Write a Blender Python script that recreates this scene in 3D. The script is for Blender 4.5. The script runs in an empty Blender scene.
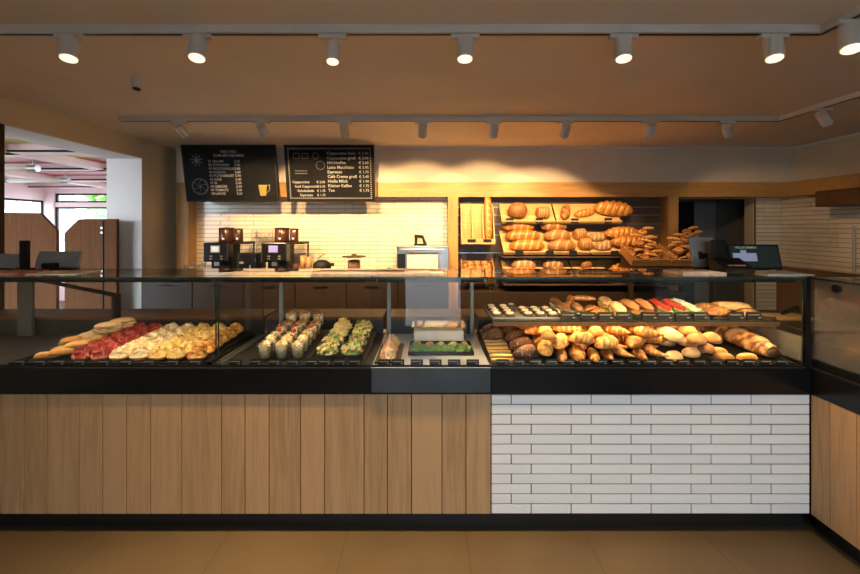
import bpy, math, random
from mathutils import Vector, Matrix, Euler
from mathutils.bvhtree import BVHTree
from mathutils import noise as mnoise
R = random.Random(11)
PI = math.pi
sc = bpy.context.scene
COL = sc.collection
F = 418.0; CY = -2.2; H = 1.6; VX, VY = 428.0, 228.0

def X(px, Y): return (px - VX) * (Y - CY) / F
def Z(py, Y): return H - (py - VY) * (Y - CY) / F

# ------------------------------------------------------------------ materials
def nt(name):
    m = bpy.data.materials.new(name); m.use_nodes = True
    t = m.node_tree; t.nodes.clear()
    o = t.nodes.new('ShaderNodeOutputMaterial')
    return m, t, o
def N(t, typ, **kw):
    n = t.nodes.new(typ)
    for k, v in kw.items():
        if k.startswith('i_'): n.inputs[k[2:].replace('_', ' ')].default_value = v
        else: setattr(n, k, v)
    return n
def c4(c): return (c[0], c[1], c[2], 1.0)
def ramp(t, stops):
    r = t.nodes.new('ShaderNodeValToRGB'); e = r.color_ramp.elements
    while len(e) < len(stops): e.new(0.5)
    for el, (p, c) in zip(e, stops): el.position = p; el.color = c4(c)
    return r
def coords(t, kind='Object', scale=(1, 1, 1)):
    tc = N(t, 'ShaderNodeTexCoord'); mp = N(t, 'ShaderNodeMapping')
    mp.inputs['Scale'].default_value = scale
    t.links.new(tc.outputs[kind], mp.inputs['Vector']); return mp.outputs['Vector']

def pm(name, color, rough=0.5, metal=0.0, var=0.08, nscale=12.0, bump=0.0, bscale=60.0, coat=0.0, spec=0.5, emit=None, estr=0.0, color2=None, stretch=(1, 1, 1)):
    m, t, o = nt(name)
    b = N(t, 'ShaderNodeBsdfPrincipled')
    v = coords(t, 'Object', stretch)
    n = N(t, 'ShaderNodeTexNoise'); n.inputs['Scale'].default_value = nscale; n.inputs['Detail'].default_value = 4
    t.links.new(v, n.inputs['Vector'])
    c2 = color2 if color2 else tuple(min(1, c * (1 + var)) for c in color)
    c1 = color if color2 else tuple(c * (1 - var) for c in color)
    r = ramp(t, [(0.35, c1), (0.65, c2)])
    t.links.new(n.outputs['Fac'], r.inputs['Fac']); t.links.new(r.outputs['Color'], b.inputs['Base Color'])
    b.inputs['Roughness'].default_value = rough; b.inputs['Metallic'].default_value = metal
    b.inputs['Coat Weight'].default_value = coat; b.inputs['Specular IOR Level'].default_value = spec
    if emit:
        b.inputs['Emission Color'].default_value = c4(emit); b.inputs['Emission Strength'].default_value = estr
    if bump > 0:
        n2 = N(t, 'ShaderNodeTexNoise'); n2.inputs['Scale'].default_value = bscale; n2.inputs['Detail'].default_value = 3
        t.links.new(v, n2.inputs['Vector'])
        bp = N(t, 'ShaderNodeBump'); bp.inputs['Strength'].default_value = bump; bp.inputs['Distance'].default_value = 0.01
        t.links.new(n2.outputs['Fac'], bp.inputs['Height']); t.links.new(bp.outputs['Normal'], b.inputs['Normal'])
    t.links.new(b.outputs['BSDF'], o.inputs['Surface'])
    return m

def wood(name, c1, c2, axis='Z', rough=0.5, scale=6.0, island=0.25, coat=0.0, spec=0.35):
    """grain running along AXIS, each plank (loose island) a slightly different tone"""
    m, t, o = nt(name)
    b = N(t, 'ShaderNodeBsdfPrincipled')
    tc = N(t, 'ShaderNodeTexCoord'); g = N(t, 'ShaderNodeNewGeometry')
    add = N(t, 'ShaderNodeVectorMath', operation='ADD')
    mul = N(t, 'ShaderNodeVectorMath', operation='SCALE'); mul.inputs['Scale'].default_value = 7.3
    cmb = N(t, 'ShaderNodeCombineXYZ')
    for k in 'XYZ': t.links.new(g.outputs['Random Per Island'], cmb.inputs[k])
    t.links.new(cmb.outputs['Vector'], mul.inputs[0])
    t.links.new(tc.outputs['Object'], add.inputs[0]); t.links.new(mul.outputs['Vector'], add.inputs[1])
    mp = N(t, 'ShaderNodeMapping')
    s = [scale * 3] * 3; s['XYZ'.index(axis)] = scale * 0.16
    mp.inputs['Scale'].default_value = s
    t.links.new(add.outputs['Vector'], mp.inputs['Vector'])
    n1 = N(t, 'ShaderNodeTexNoise'); n1.inputs['Scale'].default_value = 1.6; n1.inputs['Detail'].default_value = 5; n1.inputs['Distortion'].default_value = 1.2
    n2 = N(t, 'ShaderNodeTexNoise'); n2.inputs['Scale'].default_value = 9; n2.inputs['Detail'].default_value = 3
    t.links.new(mp.outputs['Vector'], n1.inputs['Vector']); t.links.new(mp.outputs['Vector'], n2.inputs['Vector'])
    a = N(t, 'ShaderNodeMath', operation='MULTIPLY_ADD'); a.inputs[1].default_value = 0.45
    t.links.new(n2.outputs['Fac'], a.inputs[0]); t.links.new(n1.outputs['Fac'], a.inputs[2])
    i = N(t, 'ShaderNodeMath', operation='MULTIPLY_ADD'); i.inputs[1].default_value = island
    t.links.new(g.outputs['Random Per Island'], i.inputs[0]); t.links.new(a.outputs['Value'], i.inputs[2])
    r = ramp(t, [(0.45, c2), (1.0, c1)])
    t.links.new(i.outputs['Value'], r.inputs['Fac']); t.links.new(r.outputs['Color'], b.inputs['Base Color'])
    bp = N(t, 'ShaderNodeBump'); bp.inputs['Strength'].default_value = 0.12; bp.inputs['Distance'].default_value = 0.004
    t.links.new(n2.outputs['Fac'], bp.inputs['Height']); t.links.new(bp.outputs['Normal'], b.inputs['Normal'])
    b.inputs['Roughness'].default_value = rough; b.inputs['Coat Weight'].default_value = coat; b.inputs['Specular IOR Level'].default_value = spec
    t.links.new(b.outputs['BSDF'], o.inputs['Surface'])
    return m

def tilem(name, c1, c2, rough=0.18):
    m, t, o = nt(name)
    b = N(t, 'ShaderNodeBsdfPrincipled'); g = N(t, 'ShaderNodeNewGeometry')
    r = ramp(t, [(0, c1), (1, c2)])
    t.links.new(g.outputs['Random Per Island'], r.inputs['Fac']); t.links.new(r.outputs['Color'], b.inputs['Base Color'])
    n = N(t, 'ShaderNodeTexNoise'); n.inputs['Scale'].default_value = 14
    t.links.new(coords(t), n.inputs['Vector'])
    bp = N(t, 'ShaderNodeBump'); bp.inputs['Strength'].default_value = 0.08; bp.inputs['Distance'].default_value = 0.01
    t.links.new(n.outputs['Fac'], bp.inputs['Height']); t.links.new(bp.outputs['Normal'], b.inputs['Normal'])
    b.inputs['Roughness'].default_value = rough
    t.links.new(b.outputs['BSDF'], o.inputs['Surface'])
    return m

def glassm(name, tint=(0.97, 0.99, 0.98), f0=0.05, rough=0.0, milky=0.0):
    """thin clear pane: straight-through transmission plus a Schlick mirror"""
    m, t, o = nt(name)
    tr = N(t, 'ShaderNodeBsdfTransparent'); tr.inputs['Color'].default_value = c4(tint)
    gl = N(t, 'ShaderNodeBsdfGlossy'); gl.inputs['Roughness'].default_value = rough
    lw = N(t, 'ShaderNodeLayerWeight'); lw.inputs['Blend'].default_value = 0.5
    p = N(t, 'ShaderNodeMath', operation='POWER'); p.inputs[1].default_value = 5
    t.links.new(lw.outputs['Facing'], p.inputs[0])
    a = N(t, 'ShaderNodeMath', operation='MULTIPLY_ADD'); a.inputs[1].default_value = 0.9; a.inputs[2].default_value = f0
    t.links.new(p.outputs['Value'], a.inputs[0])
    mx = N(t, 'ShaderNodeMixShader')
    t.links.new(a.outputs['Value'], mx.inputs['Fac'])
    last = tr
    if milky:
        d = N(t, 'ShaderNodeBsdfDiffuse'); d.inputs['Color'].default_value = (0.9, 0.92, 0.92, 1)
        m2 = N(t, 'ShaderNodeMixShader'); m2.inputs['Fac'].default_value = milky
        t.links.new(tr.outputs['BSDF'], m2.inputs[1]); t.links.new(d.outputs['BSDF'], m2.inputs[2]); last = m2
    t.links.new(last.outputs[0], mx.inputs[1]); t.links.new(gl.outputs['BSDF'], mx.inputs[2])
    t.links.new(mx.outputs['Shader'], o.inputs['Surface'])
    return m

def breadm(name, light, mid, dark, nscale=30, amp=0.5, bump=0.25, rough=0.5, rnd=0.25, speck=None, sscale=160, sth=0.62, coat=0.0):
    """crust: the mesh's own 'tone' (slashes pale, ridges brown) plus blotches and a per-piece shift"""
    m, t, o = nt(name)
    b = N(t, 'ShaderNodeBsdfPrincipled')
    at = N(t, 'ShaderNodeAttribute', attribute_name='tone'); oi = N(t, 'ShaderNodeObjectInfo')
    v = coords(t)
    n = N(t, 'ShaderNodeTexNoise'); n.inputs['Scale'].default_value = nscale; n.inputs['Detail'].default_value = 4
    off = N(t, 'ShaderNodeVectorMath', operation='ADD')
    cmb = N(t, 'ShaderNodeCombineXYZ')
    ms = N(t, 'ShaderNodeMath', operation='MULTIPLY'); ms.inputs[1].default_value = 5.0
    t.links.new(oi.outputs['Random'], ms.inputs[0])
    for k in 'XYZ': t.links.new(ms.outputs['Value'], cmb.inputs[k])
    t.links.new(v, off.inputs[0]); t.links.new(cmb.outputs['Vector'], off.inputs[1])
    t.links.new(off.outputs['Vector'], n.inputs['Vector'])
    a = N(t, 'ShaderNodeMath', operation='MULTIPLY_ADD'); a.inputs[1].default_value = amp; a.inputs[2].default_value = -amp / 2
    t.links.new(n.outputs['Fac'], a.inputs[0])
    s = N(t, 'ShaderNodeMath', operation='ADD'); t.links.new(a.outputs['Value'], s.inputs[0]); t.links.new(at.outputs['Fac'], s.inputs[1])
    r2 = N(t, 'ShaderNodeMath', operation='MULTIPLY_ADD'); r2.inputs[1].default_value = rnd
    sub = N(t, 'ShaderNodeMath', operation='SUBTRACT'); sub.inputs[1].default_value = rnd / 2
    t.links.new(oi.outputs['Random'], r2.inputs[0]); t.links.new(s.outputs['Value'], r2.inputs[2]); t.links.new(r2.outputs['Value'], sub.inputs[0])
    rp = ramp(t, [(0.05, light), (0.5, mid), (0.95, dark)])
    t.links.new(sub.outputs['Value'], rp.inputs['Fac'])
    col = rp.outputs['Color']
    n2 = N(t, 'ShaderNodeTexNoise'); n2.inputs['Scale'].default_value = sscale; n2.inputs['Detail'].default_value = 2
    t.links.new(off.outputs['Vector'], n2.inputs['Vector'])
    if speck:
        g = N(t, 'ShaderNodeMath', operation='GREATER_THAN'); g.inputs[1].default_value = sth
        t.links.new(n2.outputs['Fac'], g.inputs[0])
        mx = N(t, 'ShaderNodeMixRGB'); mx.inputs['Color2'].default_value = c4(speck)
        t.links.new(g.outputs['Value'], mx.inputs['Fac']); t.links.new(col, mx.inputs['Color1']); col = mx.outputs['Color']
    t.links.new(col, b.inputs['Base Color'])
    bp = N(t, 'ShaderNodeBump'); bp.inputs['Strength'].default_value = bump; bp.inputs['Distance'].default_value = 0.006
    t.links.new(n2.outputs['Fac'], bp.inputs['Height']); t.links.new(bp.outputs['Normal'], b.inputs['Normal'])
    b.inputs['Roughness'].default_value = rough; b.inputs['Coat Weight'].default_value = coat
    t.links.new(b.outputs['BSDF'], o.inputs['Surface'])
    return m

def mixm(name, cols, scale=60, rough=0.4, bump=0.4, coat=0.0):
    """chopped food: cells of the listed colours"""
    m, t, o = nt(name)
    b = N(t, 'ShaderNodeBsdfPrincipled')
    v = N(t, 'ShaderNodeTexVoronoi'); v.inputs['Scale'].default_value = scale
    t.links.new(coords(t), v.inputs['Vector'])
    sp = N(t, 'ShaderNodeSeparateColor'); t.links.new(v.outputs['Color'], sp.inputs['Color'])
    k = len(cols)
    rp = ramp(t, [(i / k, c) for i, c in enumerate(cols)]); rp.color_ramp.interpolation = 'CONSTANT'
    t.links.new(sp.outputs['Red'], rp.inputs['Fac']); t.links.new(rp.outputs['Color'], b.inputs['Base Color'])
    bp = N(t, 'ShaderNodeBump'); bp.inputs['Strength'].default_value = bump; bp.inputs['Distance'].default_value = 0.008
    t.links.new(v.outputs['Distance'], bp.inputs['Height']); t.links.new(bp.outputs['Normal'], b.inputs['Normal'])
    b.inputs['Roughness'].default_value = rough; b.inputs['Coat Weight'].default_value = coat
    t.links.new(b.outputs['BSDF'], o.inputs['Surface'])
    return m

def floorm():
    m, t, o = nt('floor_tile')
    b = N(t, 'ShaderNodeBsdfPrincipled')
    tc = N(t, 'ShaderNodeTexCoord'); sp = N(t, 'ShaderNodeSeparateXYZ'); t.links.new(tc.outputs['Object'], sp.inputs['Vector'])
    def joint(out, off, pitch):
        a = N(t, 'ShaderNodeMath', operation='SUBTRACT'); a.inputs[1].default_value = off; t.links.new(out, a.inputs[0])
        p = N(t, 'ShaderNodeMath', operation='PINGPONG'); p.inputs[1].default_value = pitch / 2
        t.links.new(a.outputs['Value'], p.inputs[0])
        g = N(t, 'ShaderNodeMath', operation='LESS_THAN'); g.inputs[1].default_value = 0.0022
        t.links.new(p.outputs['Value'], g.inputs[0]); return g
    jx = joint(sp.outputs['X'], -0.4227, 0.622); jy = joint(sp.outputs['Y'], -0.46, 1.244)
    mx = N(t, 'ShaderNodeMath', operation='MAXIMUM'); t.links.new(jx.outputs['Value'], mx.inputs[0]); t.links.new(jy.outputs['Value'], mx.inputs[1])
    n = N(t, 'ShaderNodeTexNoise'); n.inputs['Scale'].default_value = 3.0; n.inputs['Detail'].default_value = 6
    t.links.new(tc.outputs['Object'], n.inputs['Vector'])
    r = ramp(t, [(0.3, (0.066, 0.047, 0.027)), (0.7, (0.083, 0.060, 0.035))]); t.links.new(n.outputs['Fac'], r.inputs['Fac'])
    mc = N(t, 'ShaderNodeMixRGB'); mc.inputs['Color2'].default_value = (0.04, 0.028, 0.016, 1)
    t.links.new(mx.outputs['Value'], mc.inputs['Fac']); t.links.new(r.outputs['Color'], mc.inputs['Color1'])
    t.links.new(mc.outputs['Color'], b.inputs['Base Color']); b.inputs['Roughness'].default_value = 0.5; b.inputs['Specular IOR Level'].default_value = 0.3
    t.links.new(b.outputs['BSDF'], o.inputs['Surface']); return m

M = {}
M['ceiling'] = pm('ceiling_plaster', (0.84, 0.735, 0.60), 0.9, var=0.03, nscale=2)
M['plaster'] = pm('wall_plaster', (0.66, 0.54, 0.36), 0.85, var=0.03, nscale=2)
M['bulkhead'] = pm('bulkhead_plaster', (0.64, 0.55, 0.43), 0.85, var=0.03, nscale=2)
M['greywall'] = pm('grey_plaster', (0.22, 0.22, 0.21), 0.85, var=0.04, nscale=2)
M['jamb'] = pm('white_jamb_paint', (0.72, 0.70, 0.68), 0.6, var=0.02)
M['floor'] = floorm()
M['darkfront'] = pm('brown_front_wall', (0.16, 0.12, 0.085), 0.8)
M['pink'] = pm('pink_paint', (0.84, 0.66, 0.68), 0.55, var=0.04, nscale=2)
M['red_panel'] = pm('red_panel', (0.42, 0.08, 0.08), 0.5, var=0.08)
M['yellow_panel'] = pm('yellow_panel', (0.66, 0.58, 0.22), 0.5, var=0.08)
M['oak'] = wood('oak_planks', (0.52, 0.315, 0.155), (0.31, 0.180, 0.082), 'Z', 0.55, island=0.32)
M['amber'] = wood('amber_wood', (0.56, 0.31, 0.10), (0.34, 0.17, 0.05), 'Z', 0.45, island=0.05)
M['amber_x'] = wood('amber_wood_long', (0.56, 0.31, 0.10), (0.36, 0.19, 0.055), 'X', 0.45, island=0.05)
M['board'] = wood('light_board', (0.68, 0.44, 0.18), (0.44, 0.26, 0.09), 'X', 0.55, island=0.12)
M['crate'] = wood('crate_wood', (0.42, 0.20, 0.06), (0.24, 0.10, 0.03), 'X', 0.6, island=0.2)
M['darkwood'] = wood('dark_wood', (0.060, 0.027, 0.010), (0.034, 0.016, 0.007), 'Z', 0.65, island=0.1)
M['screenwood'] = wood('screen_wood', (0.150, 0.060, 0.020), (0.085, 0.033, 0.011), 'Z', 0.7, island=0.1, spec=0.15)
M['doorwood'] = wood('door_wood', (0.040, 0.022, 0.010), (0.024, 0.013, 0.007), 'Z', 0.5, island=0.1)
M['cabwood'] = wood('cabinet_wood', (0.13, 0.062, 0.024), (0.075, 0.036, 0.014), 'Z', 0.5, island=0.1)
M['black'] = pm('black_gloss', (0.008, 0.008, 0.009), 0.22, var=0.1, spec=0.35)
M['blackmat'] = pm('black_matt', (0.008, 0.008, 0.008), 0.6, var=0.1, spec=0.25)
M['darkpost'] = pm('dark_grey_post', (0.06, 0.06, 0.06), 0.5, var=0.1)
M['deck'] = pm('dark_deck', (0.022, 0.021, 0.020), 0.4, var=0.15)
M['slate'] = pm('slat_backing', (0.085, 0.052, 0.03), 0.5, var=0.1, nscale=4)
M['plinth'] = pm('plinth_black', (0.008, 0.008, 0.008), 0.45, var=0.1)
M['grout'] = pm('grout', (0.055, 0.048, 0.042), 0.9, var=0.1)
M['grout_back'] = pm('brown_grout', (0.17, 0.11, 0.06), 0.9, var=0.1)
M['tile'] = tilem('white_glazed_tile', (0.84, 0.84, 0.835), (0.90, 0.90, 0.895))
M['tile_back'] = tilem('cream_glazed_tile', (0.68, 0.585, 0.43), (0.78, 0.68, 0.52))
M['white'] = pm('white_paint', (0.70, 0.68, 0.64), 0.45, var=0.03)
M['white_metal'] = pm('white_metal', (0.62, 0.58, 0.53), 0.4, var=0.03)
M['steel'] = pm('brushed_steel', (0.33, 0.34, 0.34), 0.3, metal=0.9, var=0.06, nscale=30, stretch=(0.2, 1, 6))
M['steeldeck'] = pm('steel_deck', (0.46, 0.53, 0.60), 0.35, metal=0.35, var=0.06)
M['greyplastic'] = pm('grey_plastic', (0.20, 0.21, 0.22), 0.45, var=0.05)
M['lightplastic'] = pm('light_grey_plastic', (0.26, 0.26, 0.26), 0.45, var=0.05)
M['paper'] = pm('paper', (0.78, 0.72, 0.62), 0.8, var=0.04)
M['pinkpaper'] = pm('pink_bag_paper', (0.66, 0.46, 0.38), 0.8, nscale=40, color2=(0.76, 0.66, 0.58))
M['redpaper'] = pm('red_print_paper', (0.45, 0.12, 0.07), 0.7, nscale=30, color2=(0.62, 0.36, 0.24))
M['glass'] = glassm('clear_glass')
M['glass_front'] = glassm('front_glass', (0.97, 0.985, 0.98), 0.026)
M['glass_dim'] = glassm('tinted_glass', (0.78, 0.72, 0.62), 0.06, milky=0.1)
M['bluereflection'] = pm('blue_grey_reflection', (0.036, 0.046, 0.056), 0.35, var=0.2, nscale=3)  # reflected daylight put into the colour, used under the middle case
M['edge'] = pm('glass_edge_green', (0.022, 0.045, 0.034), 0.15, var=0.2)
M['cupglass'] = glassm('clear_plastic', (0.97, 0.97, 0.97), 0.05, 0.05, milky=0.02)
M['board_face'] = pm('chalkboard', (0.006, 0.006, 0.0065), 0.7, var=0.25, nscale=5, spec=0.12)
M['chalk'] = pm('chalk_white', (0.25, 0.245, 0.23), 0.8)
M['pinktop'] = mixm('ham_salad_top', [(0.62, 0.30, 0.20), (0.72, 0.46, 0.30), (0.55, 0.20, 0.15), (0.75, 0.6, 0.36), (0.30, 0.36, 0.08)], 75)
M['chalkdim'] = pm('chalk_grey', (0.20, 0.19, 0.18), 0.8)
M['chalkyellow'] = pm('chalk_yellow', (0.22, 0.17, 0.03), 0.8)
M['lens'] = pm('lamp_lens', (0.9, 0.85, 0.75), 0.3, emit=(1.0, 0.76, 0.46), estr=0.95)
M['lens_dim'] = pm('dark_lens', (0.01, 0.01, 0.01), 0.1)
M['led_low'] = pm('led_strip_low', (0.9, 0.85, 0.7), 0.4, emit=(1.0, 0.62, 0.27), estr=24.0)
M['led'] = pm('led_strip', (0.9, 0.85, 0.7), 0.4, emit=(1.0, 0.64, 0.29), estr=85.0)
M['ledsoft'] = pm('led_strip_soft', (0.9, 0.85, 0.7), 0.4, emit=(1.0, 0.76, 0.48), estr=40.0)
M['ledcool'] = pm('led_strip_cool', (0.9, 0.9, 0.9), 0.4, emit=(0.80, 0.90, 1.0), estr=14.0)
M['screen_grey'] = pm('grey_display', (0.2, 0.2, 0.2), 0.3, emit=(0.55, 0.55, 0.55), estr=0.6)
M['screen_violet'] = pm('violet_display', (0.1, 0.08, 0.2), 0.3, emit=(0.22, 0.18, 0.95), estr=1.1)
M['screen_dark'] = pm('dark_display', (0.008, 0.009, 0.009), 0.5, spec=0.15, emit=(0.010, 0.015, 0.013), estr=0.5)
M['screen_blue'] = pm('blue_panel_display', (0.1, 0.1, 0.12), 0.3, emit=(0.16, 0.18, 0.27), estr=0.55)
M['screen_text'] = pm('screen_lettering', (0.1, 0.1, 0.1), 0.3, emit=(0.16, 0.22, 0.17), estr=0.5)
M['teal'] = pm('teal_light', (0.02, 0.1, 0.1), 0.3, emit=(0.05, 0.35, 0.30), estr=0.5)
M['beans'] = pm('bean_hopper', (0.055, 0.02, 0.01), 0.25, var=0.4, nscale=80)
M['copper'] = pm('amber_cups', (0.42, 0.20, 0.08), 0.4)
M['skin'] = pm('grey_stone', (0.4, 0.4, 0.4), 0.8)
# bread
M['golden'] = breadm('golden_crust', (0.72, 0.43, 0.14), (0.53, 0.22, 0.045), (0.24, 0.075, 0.018))
M['pale'] = breadm('pale_floured_crust', (0.78, 0.58, 0.32), (0.64, 0.37, 0.13), (0.42, 0.18, 0.05), rough=0.75)
M['tan'] = breadm('tan_roll_crust', (0.62, 0.34, 0.13), (0.45, 0.20, 0.06), (0.28, 0.10, 0.03), rough=0.6)
M['darkbread'] = breadm('dark_rye_crust', (0.24, 0.10, 0.045), (0.10, 0.038, 0.017), (0.04, 0.015, 0.009), speck=(0.50, 0.33, 0.16), sth=0.64, bump=0.8, sscale=110)
M['loaf'] = breadm('brown_loaf_crust', (0.55, 0.28, 0.09), (0.27, 0.105, 0.028), (0.10, 0.035, 0.012), bump=0.4)
M['loafflour'] = breadm('floury_loaf_crust', (0.60, 0.42, 0.22), (0.30, 0.14, 0.05), (0.12, 0.045, 0.017), bump=0.5, rough=0.8)
M['glazed'] = breadm('glazed_braid_crust', (0.72, 0.39, 0.10), (0.48, 0.175, 0.028), (0.22, 0.065, 0.014), rough=0.35, coat=0.15)
M['lye'] = breadm('lye_crust', (0.68, 0.40, 0.15), (0.48, 0.20, 0.048), (0.26, 0.085, 0.02), rough=0.3)
M['nut'] = breadm('nut_swirl', (0.64, 0.42, 0.19), (0.36, 0.14, 0.04), (0.10, 0.032, 0.012), nscale=40, amp=0.8, rough=0.35, coat=0.2)
M['crumb'] = pm('bread_crumb', (0.72, 0.56, 0.33), 0.8, bump=0.3)
M['redtop'] = mixm('salami_top', [(0.30, 0.012, 0.010), (0.38, 0.022, 0.016), (0.22, 0.009, 0.008), (0.40, 0.06, 0.04)], 90, coat=0.2)
M['whitetop'] = mixm('grated_cheese_top', [(0.80, 0.66, 0.36), (0.84, 0.73, 0.48), (0.72, 0.48, 0.2), (0.66, 0.38, 0.16), (0.84, 0.74, 0.5)], 80)
M['yellowtop'] = mixm('cheese_top', [(0.78, 0.50, 0.13), (0.82, 0.58, 0.20), (0.70, 0.38, 0.07), (0.80, 0.58, 0.24)], 80)
M['orangetop'] = mixm('baked_top', [(0.66, 0.26, 0.035), (0.74, 0.38, 0.07), (0.50, 0.12, 0.02), (0.28, 0.20, 0.03)], 75)
M['ham'] = pm('ham_slice', (0.58, 0.25, 0.20), 0.4, nscale=60, color2=(0.72, 0.42, 0.34))
M['salami'] = pm('salami_slice', (0.42, 0.05, 0.035), 0.35, nscale=160, color2=(0.60, 0.18, 0.13))
M['tomato'] = pm('tomato_red', (0.52, 0.03, 0.018), 0.2, nscale=30, color2=(0.62, 0.08, 0.03))
M['lettuce'] = pm('lettuce', (0.13, 0.30, 0.03), 0.4, nscale=30, color2=(0.36, 0.50, 0.10), bump=0.4)
M['herb'] = pm('herb_green', (0.05, 0.15, 0.015), 0.5, nscale=70, color2=(0.18, 0.32, 0.05))
M['cheese'] = pm('cheese_slice', (0.78, 0.60, 0.22), 0.4)
M['mozz'] = pm('mozzarella', (0.78, 0.74, 0.62), 0.4)
M['cream'] = pm('cream_filling', (0.50, 0.27, 0.08), 0.5, nscale=60, color2=(0.82, 0.66, 0.36), bump=0.4)
M['fruit'] = mixm('fruit_cream', [(0.78, 0.60, 0.28), (0.82, 0.72, 0.48), (0.70, 0.42, 0.10), (0.80, 0.66, 0.36), (0.55, 0.28, 0.08)], 70)
M['icing'] = pm('white_icing', (0.60, 0.54, 0.40), 0.4, bump=0.3)
M['choc'] = pm('dark_base', (0.055, 0.03, 0.018), 0.45, bump=0.3)
M['pasta'] = pm('pasta_yellow', (0.72, 0.52, 0.16), 0.4, nscale=50, color2=(0.82, 0.66, 0.30), bump=0.5)
M['chicken'] = pm('roast_pieces', (0.62, 0.38, 0.16), 0.5, nscale=50, color2=(0.74, 0.54, 0.30), bump=0.4)
M['saladmix'] = mixm('salad_mix', [(0.12, 0.24, 0.03), (0.34, 0.40, 0.08), (0.06, 0.14, 0.015), (0.66, 0.48, 0.18), (0.42, 0.24, 0.10), (0.70, 0.56, 0.28)], 70)
M['facade'] = pm('facade', (0.80, 0.74, 0.68), 0.8, var=0.03)
M['rooftile'] = pm('roof_tile', (0.42, 0.13, 0.07), 0.8)
M['leaf'] = pm('tree_leaf', (0.10, 0.26, 0.03), 0.6, nscale=3, color2=(0.22, 0.42, 0.08))
M['bark'] = pm('bark', (0.10, 0.07, 0.04), 0.9)
M['asphalt'] = pm('pavement', (0.40, 0.40, 0.40), 0.9, nscale=8)

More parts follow.
